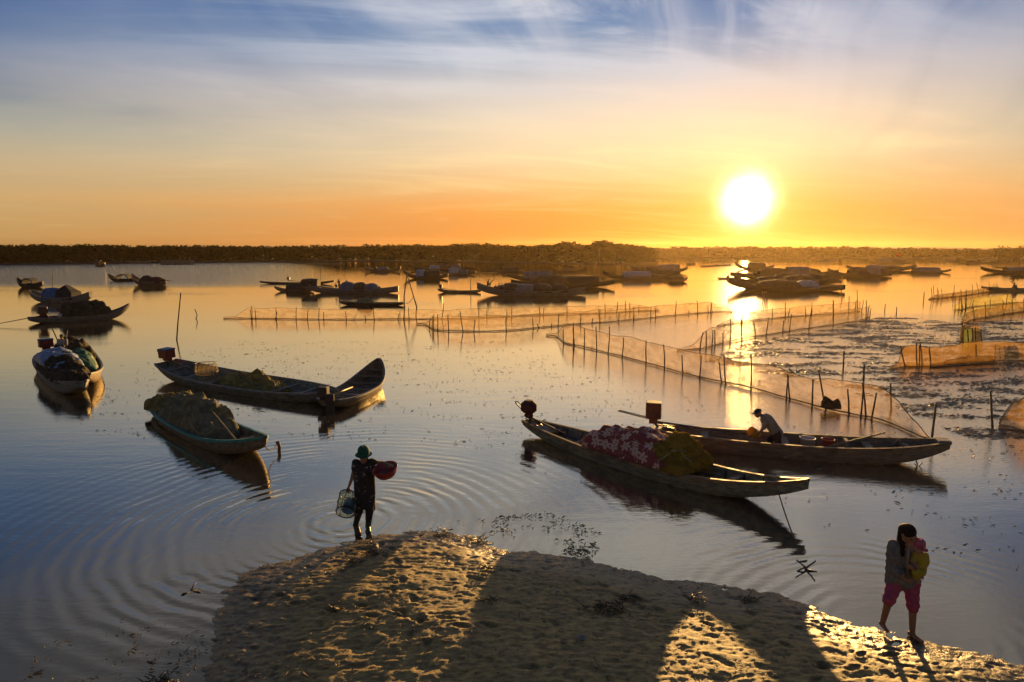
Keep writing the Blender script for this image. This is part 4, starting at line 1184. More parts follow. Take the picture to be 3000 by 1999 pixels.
# wire fish trap standing in the boat
tr = T(empty('fish_trap', BA.matrix_world @ Vector((-.33 * L / 2 - .55, -.05, .05)), BA.rotation_euler.z), 'yellow hooped mesh fish trap standing in the grey motor boat', 'fish trap')
mb = MB()
for z, r_ in ((.1, .40), (.45, .43), (.78, .40)): mb.ring((0, 0, z), r_, .012)
for k in range(14):
    a = k * math.pi / 7; mb.tube([(.40 * math.cos(a), .40 * math.sin(a), .08), (.43 * math.cos(a), .43 * math.sin(a), .45), (.40 * math.cos(a), .40 * math.sin(a), .78)], .007, 4)
mb.build('wire_frame', M_bamboo_pale, tr)
mb = MB(); mb.lathe([(.395, .1), (.425, .45), (.395, .78)], 24); o = mb.build('mesh_skin', N_trap, tr, recalc=False)
uvl = o.data.uv_layers.new(name='UVMap')
for lp in o.data.loops:
    v = o.data.vertices[lp.vertex_index].co; uvl.data[lp.index].uv = (math.atan2(v.y, v.x) * 2, v.z * 2)

# ------------------------------------------------------------------ boat with tall prow, pointing away
BB, L = near_boat('wooden boat pointing away with a tall upswept plank prow', (962, 1172), .38, (1110, 1053), .95)
HB = make_hull(BB, L, 1.45, .28, .10, .70, .20, .62, .75, .10, .12, W_brown, rail=W_rail, kk=3.4, kr_b=2.3, n=40)
for u in (-.72, -.35, .05, .38, .62, .8): thwart(BB, HB, u, W_pale, .10, .08)
for u in [-.8 + .13 * i for i in range(13)]: rib(BB, HB, u, W_grey)
motor(BB, (-L / 2 - .02, .16, .66), (.30, .34, .34), (-L / 2 + 1.1, .2, .30), W_dark, frame_to=(-L / 2 + .05, .1, .3), cham=.03)
mb = MB(); mb.tube([(-L / 2 - .05, -.02, .50), (-L / 2 + 1.5, -.25, .52)], [.035, .028], 7); mb.build('steering_pole', M_bamboo_pale, BB)
mb = MB(); mb.box((-L / 2 - .06, -.08, .22), (.08, .30, .75), None, .01); mb.build('rudder', W_dark, BB, smooth=False)

# ------------------------------------------------------------------ boat with teal rail and net mountain
BC, L = near_boat('small boat with teal painted rail buried under a mountain of grey nets', (464, 1180), .30, (774, 1282), .70)
HC = make_hull(BC, L, 1.45, .28, .04, .44, .20, .22, .55, .12, .13, W_brown, rail=M_teal, kk=3.4, n=40)
for u in (.62, .80): thwart(BC, HC, u, W_brown, .12, .08)
for u in (.45, .58, .7, .82): rib(BC, HC, u, W_dark)
heap('net_heap', 'mountain of grey green nets heaped in the boat with the teal rail', 'net heap', BC, -.66, .36, HC, 1.0, M_net_grey, 5.1, amp=.15, ns_=2.0, wfac=.95, topf=lambda u, v: 0.88 - .14 * u * u - .12 * v * v + .05 * math.sin(4 * u), pw=3.6)
heap('net_heap', 'bundle of pale yellow nets on the stern of the boat with the teal rail', 'net heap', BC, -.99, -.56, HC, .7, M_net_olive, 1.7, amp=.10, ns_=2.4, wfac=.95, topf=lambda u, v: .66 + .06 * u, over=.24)
rp = [BC.matrix_world @ Vector(p) for p in ((-.34 * L / 2, .22, .93), (.0 * L / 2, .05, .97), (.30 * L / 2, -.10, .78), (.66 * L / 2, -.18, .42))]
rope_obj('lashing_pole', rp, .022, M_bamboo_pale, 'pale pole laid across the grey net mountain', 'pole')
# mooring stump and line off the bow
st = P(816, 1322)
mb = MB(); mb.tube([st + Vector((0, 0, -.25)), st + Vector((.03, 0, .12)), st + Vector((-.02, 0, .27))], [.05, .045, .055], 7)
T(mb.build('mooring_stump', M_bamboo), 'short stump with a mooring line beside the teal railed boat', 'stump')
bow = BC.matrix_world @ Vector((L / 2 - .1, 0, .55))
rope_obj('mooring_line', [bow, bow.lerp(st, .45) + Vector((0, 0, -.10)), st + Vector((0, 0, .25))], .014, M_rope, 'thin mooring line from the teal railed boat to the stump', 'rope', sag=.05)

# ------------------------------------------------------------------ pair of laden boats at the left
BD, L = near_boat('laden boat at the far left with red engine and blue tarp cargo', (126, 1046), .45, (238, 1118), .66)
HD = make_hull(BD, L, 1.3, .40, .06, .28, .2, .25, .7, .3, .13, W_grey, rail=W_pale, kk=3.6, n=36)
for u in (-.8, .8): thwart(BD, HD, u, W_grey)
motor(BD, (-L / 2 + .45, .1, 1.12), (.34, .56, .34), (-L / 2 + 2.2, .2, .5), M_red, M_blue, frame_to=(-L / 2 + .5, 0, .45), cham=.02)
heap('brush_load', 'dark straw load under the blue tarp in the far left laden boat', 'load', BD, -.50, .74, HD, 1.15, M_brush, 3.3, amp=.12, ns_=2.0, wfac=1.10, topf=lambda u, v: 1.12 - .25 * u * u - .1 * v * v, pw=3.0, over=.40)
tz = lambda u, v: 1.24 - .28 * u * u - .16 * v * v
heap('tarp', 'faded blue tarp over the straw load of the far left boat', 'tarp', BD, -.56, .42, HD, 1.42, M_bluetarp, 6.3, amp=.09, ns_=1.6, wfac=1.16, topf=tz, over=.80, pw=3.0)
mb = MB(); a_ = BD.matrix_world @ Vector((-L / 2 + .9, .75, .4)); mb.tube([a_, a_ + Vector((-.55, .1, 1.35))], [.03, .025], 6)
T(mb.build('pole', M_bamboo), 'short pole leaning in the stern of the far left laden boat', 'pole')

BE, L = near_boat('boat with sunlit yellow side behind the blue tarp boat, brush and green cover aboard', (206, 1012), .5, (252, 1102), .58)
HE = make_hull(BE, L, 1.7, .42, .2, .25, .2, .25, 1.2, .3, .13, W_brown, rail=W_pale, kk=3.8, n=36)
for u in (.75,): thwart(BE, HE, u, W_grey)
heap('brush_load', 'mound of brown brush in the yellow sided boat behind the person', 'load', BE, -.80, .10, HE, 1.2, M_brush, 9.3, amp=.16, ns_=1.8, wfac=.98, topf=lambda u, v: 1.05 - .3 * v * v)
heap('tarp', 'green tarp draped over cargo in the yellow sided boat', 'tarp', BE, .06, .66, HE, 1.5, M_greentarp, 2.9, amp=.07, ns_=1.6, wfac=.80, topf=lambda u, v: 1.08 - .25 * v * v - .15 * u, over=.3)

# long boat with brush bundles
a, b = P(62, 953, .25), P(364, 914, .95)
a, b = P(62, 953), P(364, 934)
BF, L = boat_root('wooden_boat', a + Vector((0, .8, 0)), b + Vector((0, .8, 0)), 'long low motor boat stacked with dark brush bundles', 'boat')
HF = make_hull(BF, L, 1.9, .38, .08, .72, .22, .25, .9, .3, .12, W_pale, rail=W_pale, kr_b=3.2, kk=4.0, n=40)
for u in (-.85, -.6, .75): thwart(BF, HF, u, W_grey)
motor(BF, (-L / 2 + .85, .0, .95), (.62, .5, .55), (-L / 2 - 2.1, -.2, .12), M_redbrown, frame_to=(-L / 2 + .5, 0, .35), prop=True)
nb = 0
for k, (u0, dzb, yv) in enumerate([(-.28, 0, -.4), (-.16, .02, -.42), (-.04, .0, -.40), (.08, .02, -.42), (.20, .03, -.40), (.32, .02, -.36), (.43, .06, -.3), (-.26, .0, .35), (-.12, .0, .35), (.02, 0, .35), (.16, 0, .35), (.30, 0, .3),
                                   (-.22, .42, 0), (-.10, .44, -.05), (.02, .44, 0), (.14, .46, -.05), (.26, .44, 0), (.36, .42, 0)]):
    m_ = M_brush if k % 3 else M_net_brown
    vs, fs, uv = dome(12, 10, 1.05, 1.0, lambda u, v: .62, lambda u, v: 0, k * 3.1, .10, 2.6, 2.3)
    me = bpy.data.meshes.new('brush_bundle'); me.from_pydata(vs, [], fs); me.update()
    o = link_mesh('brush_bundle', me, m_)
    o.matrix_world = BF.matrix_world @ Matrix.Translation((u0 * L / 2 * 1.0, yv, .36 + dzb)) @ Matrix.Rotation(random.uniform(-.3, .3), 4, 'Z')
    T(o, 'dark round brush bundle stacked in the long low motor boat', 'brush bundle', 'brush bundles stacked in the long motor boat')
mb = MB(); mb.lathe([(.001, 0), (.19, 0), (.23, .46), (.215, .46), (.18, .02), (.001, .02)], 18)
o = mb.build('bucket', M_white); o.matrix_world = BF.matrix_world @ Matrix.Translation((-.40 * L / 2, -.45, .2)); T(o, 'white bucket at the end of the brush bundles', 'bucket')

# ------------------------------------------------------------------ boat with the flowered cloth
BG, L = near_boat('dark green boat with flowered cloth load and engine high on its stern', (1541, 1234), .34, (2369, 1408), .78)
HG = make_hull(BG, L, 1.42, .32, .06, .48, .16, .20, .30, .06, .13, W_green, rail=W_brown, kk=3.2, n=44, kr_s=2.3, kr_b=3.0, full=1.6)
for u in (-.72, -.45, .60, .78): thwart(BG, HG, u, W_brown, .14, .08)
for u in (-.8, -.68, -.56, -.44, .5, .62, .74): rib(BG, HG, u, W_dark)
mb = MB(); mb.add([(-.95 * L / 2, -.16, .34), (-.95 * L / 2, .16, .34), (-.72 * L / 2, .36, .28), (-.72 * L / 2, -.36, .28), (-.95 * L / 2, -.16, .31), (-.95 * L / 2, .16, .31), (-.72 * L / 2, .36, .25), (-.72 * L / 2, -.36, .25)],
       [(0, 1, 2, 3), (7, 6, 5, 4), (0, 4, 5, 1), (1, 5, 6, 2), (2, 6, 7, 3), (3, 7, 4, 0)]); mb.build('stern_deck', W_pale, BG, smooth=False)
mb = MB(); mb.add([(.84 * L / 2, -.15, .57), (.84 * L / 2, .15, .57), (1.0 * L / 2, .03, .77), (1.0 * L / 2, -.03, .77), (.84 * L / 2, -.15, .53), (.84 * L / 2, .15, .53), (1.0 * L / 2, .03, .72), (1.0 * L / 2, -.03, .72)],
       [(0, 1, 2, 3), (7, 6, 5, 4), (0, 4, 5, 1), (1, 5, 6, 2), (2, 6, 7, 3), (3, 7, 4, 0)]); mb.build('bow_deck', W_dark, BG, smooth=False)
motor(BG, (-L / 2 + .10, .02, .78), (.46, .42, .40), (-.46 * L / 2, .05, .16), M_maroon, tiller=(-L / 2 - .42, .02, .82), frame_to=(-L / 2 + .3, 0, .38), cham=.11)

m_flor, nt, out = new_mat('flowered cloth')
uv = nt.node('ShaderNodeTexCoord').outputs['UV']
vo = nt.node('ShaderNodeTexVoronoi', voronoi_dimensions='2D'); vo.inputs['Scale'].default_value = 2.9; vo.inputs['Randomness'].default_value = .7
nt.l.new(uv, vo.inputs['Vector'])
dd = nt.vm('SUBTRACT', uv, vo.outputs['Position'])
ux, uy, _z = nt.xyz(dd)
rr = nt.m('SQRT', nt.m('ADD', nt.m('MULTIPLY', ux, ux), nt.m('MULTIPLY', uy, uy)))
hue = nt.xyz(vo.outputs['Color'])
an = nt.m('ADD', nt.m('ARCTAN2', uy, ux), nt.m('MULTIPLY', hue[0], 6.0))
pet = nt.m('ABSOLUTE', nt.m('COSINE', nt.m('MULTIPLY', an, 3.0)))
rad = nt.m('MULTIPLY', nt.m('ADD', .055, nt.m('MULTIPLY', pet, .085)), nt.m('ADD', .75, nt.m('MULTIPLY', hue[1], .5)))
flower = nt.m('MULTIPLY', nt.ss(nt.m('SUBTRACT', rad, rr), -.004, .006), nt.ss(rr, .018, .026))
vein = nt.ss(nt.m('ABSOLUTE', nt.m('SUBTRACT', pet, .82)), .03, .09)
leafn = nt.noise(nt.vm('MULTIPLY', uv, (1, 1, 1)), 7.0, 3, .5, 1.6)
leaf = nt.m('MULTIPLY', nt.ss(leafn, .60, .63), nt.ss(leafn, .74, .69))
base = nt.mix(nt.noise(uv, 3, 3, .5), (0.19, 0.042, 0.042), (0.26, 0.066, 0.062))
c = nt.mix(nt.m('MULTIPLY', leaf, .65), base, (0.46, 0.28, 0.22))
c = nt.mix(nt.m('MULTIPLY', flower, nt.m('ADD', .45, nt.m('MULTIPLY', vein, .45))), c, (0.62, 0.43, 0.34))
b_ = nt.node('ShaderNodeBsdfPrincipled'); nt.put(b_.inputs['Base Color'], c); b_.inputs['Roughness'].default_value = .9
b_.inputs['Specular IOR Level'].default_value = .15
nt.l.new(b_.outputs[0], out.inputs[0])
def gtop(u, v): return .84 - .10 * abs(v) ** 3 + .06 * math.sin(u * 3.4 + 1.0) - .06 * max(0, u) ** 2 + .04 * math.sin(9 * u)
o = heap('flowered_cloth', 'maroon cloth with pale flowers draped over the load of the dark green boat', 'cloth', BG, -.37, .33, HG, .9, m_flor, 7.7, amp=.10, ns_=1.9, wfac=1.10, nx_=56, ny_=44, topf=gtop, over=.36, pw=4.2, drape=True)
heap('net_heap', 'tall heap of yellow nets against the flowered cloth load', 'net heap', BG, .15, .42, HG, .9, M_net_yellow, 3.9, amp=.14, ns_=2.6, wfac=1.06, topf=lambda u, v: .80 - .10 * abs(v) ** 3 - .06 * u, over=.34, pw=4.0)
vs, fs, uvq = dome(16, 14, .75, .7, lambda u, v: .24, lambda u, v: 0, 12.2, .06, 3.0, 2.4)
me = bpy.data.meshes.new('net_bundle'); me.from_pydata(vs, [], fs); me.update(); o = link_mesh('net_bundle', me, M_net_yellow)
o.matrix_world = BG.matrix_world @ Matrix.Translation((.25 * L / 2, .10, .76)); T(o, 'bright yellow net bundle on top of the yellow net heap', 'net heap')
bow = BG.matrix_world @ Vector((.86 * L / 2, -.14, .58))
an_ = P(2352, 1640)
rope_obj('anchor_rope', [bow, bow + Vector((.02, -.15, -.22)), P(2330, 1585, -.02)], .014, M_rope, 'anchor rope hanging from the bow of the flowered cloth boat', 'rope', sag=.03)

def anchor(c, s, label, rot):
    mb = MB(); c = Vector(c)
    def pt(x, z, y=0): return c + Matrix.Rotation(rot, 3, 'Z') @ Vector((x, y, z)) * s
    mb.tube([pt(-.24, .26), pt(.02, .05), pt(.06, -.06)], [.022 * s, .028 * s, .03 * s], 6)
    mb.tube([pt(.25, .28, -.08), pt(.04, .04), pt(-.02, -.05)], [.02 * s, .028 * s, .03 * s], 6)
    mb.tube([pt(-.26, .0, -.12), pt(-.02, .07, -.03)], [.02 * s, .025 * s], 6)
    mb.tube([pt(.02, .03, -.10), pt(.27, .0, -.14)], [.025 * s, .02 * s], 6)
    return T(mb.build('anchor', M_metal), label, 'anchor')
anchor(P(2358, 1668), .62, 'rusty four pronged anchor sticking out of the water near the woman', 0.0)

# ------------------------------------------------------------------ boat with the bailing man
BM, L = near_boat('long shallow boat being bailed by a man in a cap', (1915, 1255), .42, (2780, 1294), .62)
HM = make_hull(BM, L, 1.25, .38, .06, .26, .24, .20, .55, .30, .13, W_pale, rail=W_brown, kk=3.4, n=44)
for u in (-.62, -.05, .50, .74): thwart(BM, HM, u, W_pale, .18, .09)
for u in [-.85 + .13 * i for i in range(14)]: rib(BM, HM, u, W_brown)
mb = MB(); mb.box((.965 * L / 2, 0, .62), (.30, .36, .10), None, .02); mb.build('bow_cap', M_greytarp, BM, smooth=False)
mb = MB(); mb.box((-.97 * L / 2, 0, .44), (.24, .50, .05), None, .01); mb.build('stern_cap', M_paletarp, BM, smooth=False)
motor(BM, (-L / 2 - .02, .10, .92), (.42, .36, .46), (-.30 * L / 2, .15, .40), M_redbrown, tiller=(-L / 2 - .95, .05, .84), frame_to=(-L / 2 + .12, 0, .46), cham=.02)
pa, pb = P(2298, 1341, .10), P(2590, 1268, .75)
pa = PD(2298, 1341, (BM.matrix_world @ Vector((0, -.75, 0))).y); pb = PD(2592, 1268, (BM.matrix_world @ Vector((.35 * L / 2, .45, 0))).y)
mb = MB(); mb.tube([pa, pb], [.030, .022], 7); T(mb.build('punting_pole', M_bamboo_pale), 'long pale pole laid across the boat being bailed', 'pole')
def bucket(name, root, x, y, z, r_, h_, m, label, cat='bucket', handle=True):
    e_ = T(empty(name, root.matrix_world @ Vector((x, y, z)), random.uniform(0, 3)), label, cat)
    mb = MB(); mb.lathe([(.001, 0), (r_ * .82, 0), (r_, h_), (r_ * 1.05, h_), (r_ * 1.05, h_ - .02), (r_ * .97, h_ - .03), (r_ * .78, .015), (.001, .015)], 24); mb.build('pail', m, e_)
    if handle:
        mb = MB(); mb.tube([(r_ * math.cos(t), .02, h_ - .01 + r_ * .75 * math.sin(t)) for t in [math.pi * i / 10 for i in range(11)]], .007, 5); mb.build('handle', M_metal, e_)
    return e_
bucket('bucket', BM, .105 * L / 2, .10, .04, .19, .40, M_white, 'white rimmed tub left of the pink pail in the bailed boat', 'tub', False)
bucket('bucket', BM, .24 * L / 2, .05, .04, .16, .42, M_pinkpl, 'pink red pail with handle in the bailed boat')
mb = MB(); mb.box((.36 * L / 2, .1, .24), (.09, .34, .44), None, .01); o = mb.build('board', W_pale, None, smooth=False); o.matrix_world = BM.matrix_world; T(o, 'upright pale board standing right of the pink pail', 'board')
rr_ = [BM.matrix_world @ Vector(p) for p in ((.62 * L / 2, -.05, .40), (.70 * L / 2, .15, .55), (.74 * L / 2, -.1, .44), (.80 * L / 2, .1, .50), (.84 * L / 2, -.12, .46), (.78 * L / 2, -.2, .46))]
rope_obj('coiled_rope', rr_, .02, M_rope, 'dark rope coiled on the bow of the bailed boat', 'rope', sag=.05)
bow = BM.matrix_world @ Vector((.66 * L / 2, -.42, .42))
ak = P(2688, 1366)
rope_obj('anchor_rope', [PD(2678, 1330, ak.y + .3), ak + Vector((0, 0, .02))], .016, M_rope, 'short anchor rope under the bow of the bailed boat', 'rope')
anchor(ak + Vector((0, 0, -.05)), .5, 'small anchor at the water below the bow of the bailed boat', .4)
# ------------------------------------------------------------------ net fences on stakes
def resample(pts, step):
    out = [pts[0]]
    for a, b in zip(pts, pts[1:]):
        n = max(1, int((b - a).length / step))
        for i in range(1, n + 1): out.append(a.lerp(b, i / n))
    return out
def smooth_path(px):
    pts = [P(x, y) for x, y in px]
    out = []
    for i in range(len(pts) - 1):
        p0, p1, p2, p3 = pts[max(0, i - 1)], pts[i], pts[i + 1], pts[min(len(pts) - 1, i + 2)]
        for k in range(10):
            t = k / 10
            out.append(.5 * ((2 * p1) + (p2 - p0) * t + (2 * p0 - 5 * p1 + 4 * p2 - p3) * t * t + (3 * p1 - p0 - 3 * p2 + p3) * t ** 3))
    out.append(pts[-1])
    return out
NGRP = 'net fences staked in the lagoon'
def net_fence(label, px, hs, m, poles, seed=0, rope=True, billow=.10, pr=.034, rope_h=.05, toprope=True, low=-.12):
    """px waterline pixels, hs net heights in metres at those, poles (x base px, y top px, x top px)"""
    path = resample(smooth_path(px), .18)
    c = path[len(path) // 2].copy()
    root = T(empty('net_fence', c), label, 'net fence', NGRP)
    # heights along the path by nearest control
    cps = [P(x, y) for x, y in px]
    cum = [0]
    for a, b in zip(path, path[1:]): cum.append(cum[-1] + (b - a).length)
    ctl = []
    for q_ in cps:
        k = min(range(len(path)), key=lambda i: (path[i] - q_).length); ctl.append(cum[k])
    vs, fs, uvs = [], [], []
    NV = 7; tops = []
    for i, p in enumerate(path):
        s = cum[i]
        h = float(np.interp(s, ctl, hs))
        a = path[max(0, i - 1)]; b = path[min(len(path) - 1, i + 1)]
        t = (b - a); t.z = 0; t = t.normalized() if t.length > 1e-6 else Vector((1, 0, 0)); nrm = Vector((-t.y, t.x, 0))
        hh = h * (1 + .13 * mn.noise(Vector((s * .55, seed, 0))) + .06 * mn.noise(Vector((s * 2.1, seed, 5))))
        for j in range(NV):
            v = j / (NV - 1)
            off = billow * mn.noise(Vector((s * .5, v * 1.4, seed + 3))) + .05 * mn.noise(Vector((s * 2.2, v * 3, seed + 9)))
            z = low + (hh - low) * v
            vs.append(tuple(p - c + nrm * off + Vector((0, 0, z)))); uvs.append((s, z))
        tops.append(p - c + nrm * (billow * mn.noise(Vector((s * .5, 1.4, seed + 3))) + .05 * mn.noise(Vector((s * 2.2, 3, seed + 9)))) + Vector((0, 0, hh)))
    for i in range(len(path) - 1):
        for j in range(NV - 1):
            fs.append((i * NV + j, (i + 1) * NV + j, (i + 1) * NV + j + 1, i * NV + j + 1))
    me = bpy.data.meshes.new('net'); me.from_pydata(vs, [], fs); me.update()
    uvl = me.uv_layers.new(name='UVMap')
    for lp in me.loops: uvl.data[lp.index].uv = uvs[lp.vertex_index]
    link_mesh('net', me, m, root)
    if rope:
        mb = MB(); mb.tube([path[i] - c + Vector((.03 * mn.noise(Vector((i * .2, 0, seed))), -.06, rope_h + .03 * mn.noise(Vector((i * .11, 4, seed))))) for i in range(0, len(path), 3)], .026, 5)
        mb.build('float_line', M_rope_pale, root)
    if toprope:
        mb = MB(); mb.tube(tops[::2], .013, 4); mb.build('head_rope', M_rope, root)
    for (xb, yt, xt) in poles:
        # base of the stake on the waterline
        best = min(path, key=lambda p: abs(project(p)[0] - xb) + 0.0)
        base = best + Vector((random.uniform(-.04, .04), random.uniform(-.12, -.05), 0))
        top = PD(xt, yt, base.y)
        ln = (top - base); mid = base + ln * .5 + Vector((random.uniform(-.05, .05), 0, 0)) * ln.length * .5
        mb = MB(); mb.tube([base - ln * .25 - c, base - c, mid - c, top - c], [pr, pr, pr * .9, pr * .75], 6)
        mb.build('stake', M_bamboo, root)
    return root
def project(p):
    d = Vector(p) - CAM
    z = d.dot(FWD)
    return (CX + F * d.dot(RIGHT) / z, CY - F * d.dot(UP) / z)

net_fence('long faint net fence farthest back at the left, tail pointing left',
          [(655, 934), (690, 934), (730, 934), (860, 936), (1000, 937), (1150, 936), (1320, 935), (1470, 929), (1620, 923), (1760, 919), (1880, 912), (1930, 911)],
          [.12, .18, .85, .82, .80, .74, .72, .78, .70, .66, .55, .12], N_tan,
          [(736, 896, 737), (735, 906, 733), (748, 907, 747), (808, 903, 808), (812, 913, 812), (868, 901, 868), (903, 910, 902), (936, 902, 935), (948, 915, 948), (1012, 912, 1012), (1071, 928, 1070), (1093, 898, 1092), (1170, 918, 1170), (1187, 897, 1187),
           (1197, 901, 1197), (1299, 890, 1300), (1403, 884, 1404), (1426, 909, 1426), (1484, 912, 1484), (1500, 897, 1500), (1580, 895, 1579), (1594, 903, 1594), (1661, 897, 1661), (1753, 905, 1753), (1771, 889, 1772), (1809, 885, 1810), (1832, 881, 1832), (1845, 886, 1845), (1871, 900, 1871)], seed=1)
net_fence('middle net fence with dark knotted tail at left, ending in the sun glare',
          [(1222, 951), (1248, 953), (1270, 966), (1300, 970), (1400, 972), (1500, 969), (1570, 962), (1690, 951), (1800, 943), (1910, 932), (2000, 923), (2080, 916), (2120, 914), (2146, 915)],
          [.10, .16, .80, 1.0, 1.0, .98, .98, .92, .88, .92, .90, .86, .55, .08], N_tan,
          [(1259, 930, 1261), (1264, 925, 1266), (1270, 921, 1271), (1283, 921, 1282), (1313, 923, 1312), (1351, 913, 1348), (1393, 936, 1392), (1481, 931, 1482), (1557, 934, 1560), (1577, 949, 1573), (1616, 948, 1616), (1637, 920, 1638), (1700, 919, 1702), (1736, 933, 1737), (1758, 908, 1758), (1813, 918, 1814), (1857, 900, 1857), (1905, 902, 1907),
           (1920, 901, 1919), (1980, 883, 1981), (2018, 910, 2018), (2042, 880, 2042), (2073, 896, 2074), (2082, 890, 2083), (2086, 886, 2085)], seed=5)
net_fence('large front net fence sweeping from the middle to the bow of the bailed boat',
          [(1600, 984), (1632, 988), (1655, 1006), (1700, 1016), (1770, 1033), (1830, 1048), (1935, 1077), (2050, 1107), (2200, 1138), (2310, 1170), (2420, 1200), (2490, 1214), (2560, 1228), (2620, 1248), (2690, 1280), (2722, 1288)],
          [.10, .25, 1.05, 1.12, 1.05, 1.02, 1.05, 1.02, 1.0, 1.0, 1.06, 1.06, 1.10, .85, .30, .05], N_tan,
          [(1652, 964, 1650), (1680, 944, 1680), (1683, 960, 1678), (1712, 962, 1712), (1745, 957, 1746), (1783, 958, 1786), (1826, 990, 1827), (1893, 997, 1893), (1942, 1010, 1944), (1998, 1040, 1998), (2053, 1041, 2054), (2106, 1062, 2107), (2122, 1037, 2121), (2200, 1035, 2200), (2306, 1095, 2307), (2300, 1100, 2310),
           (2416, 1082, 2398), (2484, 1140, 2483), (2521, 1068, 2531), (2532, 1120, 2527), (2550, 1150, 2568), (2380, 1112, 2382)], seed=9, pr=.03, billow=.16)
net_fence('upper net fence at right with end bent to the far pole cluster',
          [(2100, 957), (2170, 944), (2260, 934), (2350, 927), (2440, 921), (2500, 916), (2521, 912)], [.10, .55, .75, .80, .85, .88, .90], N_tan,
          [(2172, 920, 2175), (2262, 903, 2263), (2300, 885, 2301), (2311, 906, 2314), (2357, 900, 2359), (2376, 886, 2379), (2440, 879, 2441), (2485, 868, 2488), (2510, 850, 2511), (2505, 880, 2508), (2526, 880, 2530)], seed=13)
net_fence('lower net fence at right from a dark tail near the glitter to a pole cluster',
          [(1982, 1029), (2030, 1025), (2062, 1022), (2110, 1008), (2180, 993), (2260, 980), (2350, 966), (2440, 953), (2510, 942), (2546, 932)], [.08, .28, .95, 1.05, .95, .95, .95, .95, .95, .9], N_tan,
          [(2052, 973, 2060), (2068, 970, 2069), (2085, 967, 2089), (2092, 966, 2094), (2118, 974, 2118), (2135, 935, 2140), (2175, 925, 2175), (2209, 940, 2208), (2245, 930, 2252), (2293, 940, 2296), (2315, 920, 2320), (2370, 905, 2378), (2440, 882, 2442), (2536, 880, 2538), (2540, 895, 2547), (2546, 903, 2552)], seed=17)
net_fence('low golden net fence bristling with stakes at right below the pale roofed boat',
          [(2720, 878), (2740, 876), (2800, 870), (2860, 862), (2905, 852), (2925, 845)], [.1, .45, .5, .55, .55, .3], N_gold,
          [(2731, 843, 2728), (2735, 837, 2735), (2744, 842, 2747), (2748, 850, 2750), (2757, 846, 2758), (2785, 855, 2796), (2792, 835, 2797), (2815, 850, 2815), (2848, 834, 2848), (2866, 828, 2861), (2880, 850, 2879), (2897, 825, 2897), (2912, 830, 2912), (2919, 828, 2920)], seed=21, billow=.25)
net_fence('yellow net fence with crowded stakes at its left end near the right edge',
          [(2793, 910), (2815, 908), (2850, 900), (2900, 895), (2950, 889), (2982, 888)], [.45, .7, .82, .85, .85, .1], N_yellow,
          [(2796, 868, 2798), (2808, 870, 2811), (2814, 848, 2815), (2818, 862, 2816), (2826, 865, 2828), (2830, 848, 2831), (2845, 880, 2852), (2899, 874, 2901), (2946, 862, 2952), (2940, 878, 2936)], seed=25)
net_fence('brown net fence curling back to a green panel near the right edge',
          [(2868, 1012), (2835, 1012), (2822, 1000), (2818, 975), (2822, 958), (2835, 945), (2860, 936), (2900, 930), (2950, 921), (3000, 914), (3060, 908)],
          [1.1, 1.1, 1.0, .9, .8, .75, .75, .8, .85, .9, .9], N_gold,
          [(2817, 940, 2817), (2823, 950, 2824), (2850, 898, 2852), (2885, 886, 2886), (2940, 895, 2937), (2965, 878, 2966), (2998, 876, 2999)], seed=29, billow=.2)
net_fence('green net panel between short stakes left of the golden sack net',
          [(2820, 1016), (2838, 1017), (2856, 1016), (2874, 1013)], [.95, 1.0, 1.0, .95], N_green,
          [(2820, 955, 2822), (2832, 965, 2834), (2846, 960, 2848), (2858, 958, 2858), (2873, 965, 2874)], seed=33, rope=False)
net_fence('thick golden sack net running off the right edge',
          [(2610, 1084), (2640, 1078), (2652, 1076), (2690, 1076), (2725, 1075), (2790, 1070), (2860, 1064), (2920, 1060), (3000, 1058), (3080, 1058)], [.05, .26, .92, 1.0, .92, .94, 1.04, .98, .90, .88], N_gold,
          [(2647, 1014, 2638), (2681, 1005, 2685), (2690, 1012, 2694), (2696, 1003, 2696), (2725, 1018, 2722), (2853, 1008, 2859)], seed=37, billow=.3, pr=.032)
net_fence('golden net flap floating in front of the thick sack net',
          [(2725, 1077), (2780, 1074), (2830, 1069), (2880, 1066), (2916, 1064)], [.10, .28, .42, .40, .30], N_gold, [], seed=41, rope=True, billow=.3)
net_fence('brown sack net cut off by the right edge below the golden one',
          [(2925, 1248), (2950, 1252), (2985, 1262), (3030, 1270), (3100, 1275)], [.05, .75, 1.05, 1.15, 1.15], N_gold, [], seed=45, billow=.25)
# a clump of weed caught on the front fence
vs, fs, uv_ = dome(16, 12, .55, .40, lambda u, v: .30, lambda u, v: 0, 3.2, .12, 4.0, 2.0)
me = bpy.data.meshes.new('weed_bundle'); me.from_pydata(vs, [], fs); me.update(); o = link_mesh('weed_bundle', me, M_net_brown)
o.location = P(2428, 1203) + Vector((0, -.15, .12)); T(o, 'dark bundle caught on the front net fence behind the bailing man', 'weed bundle')

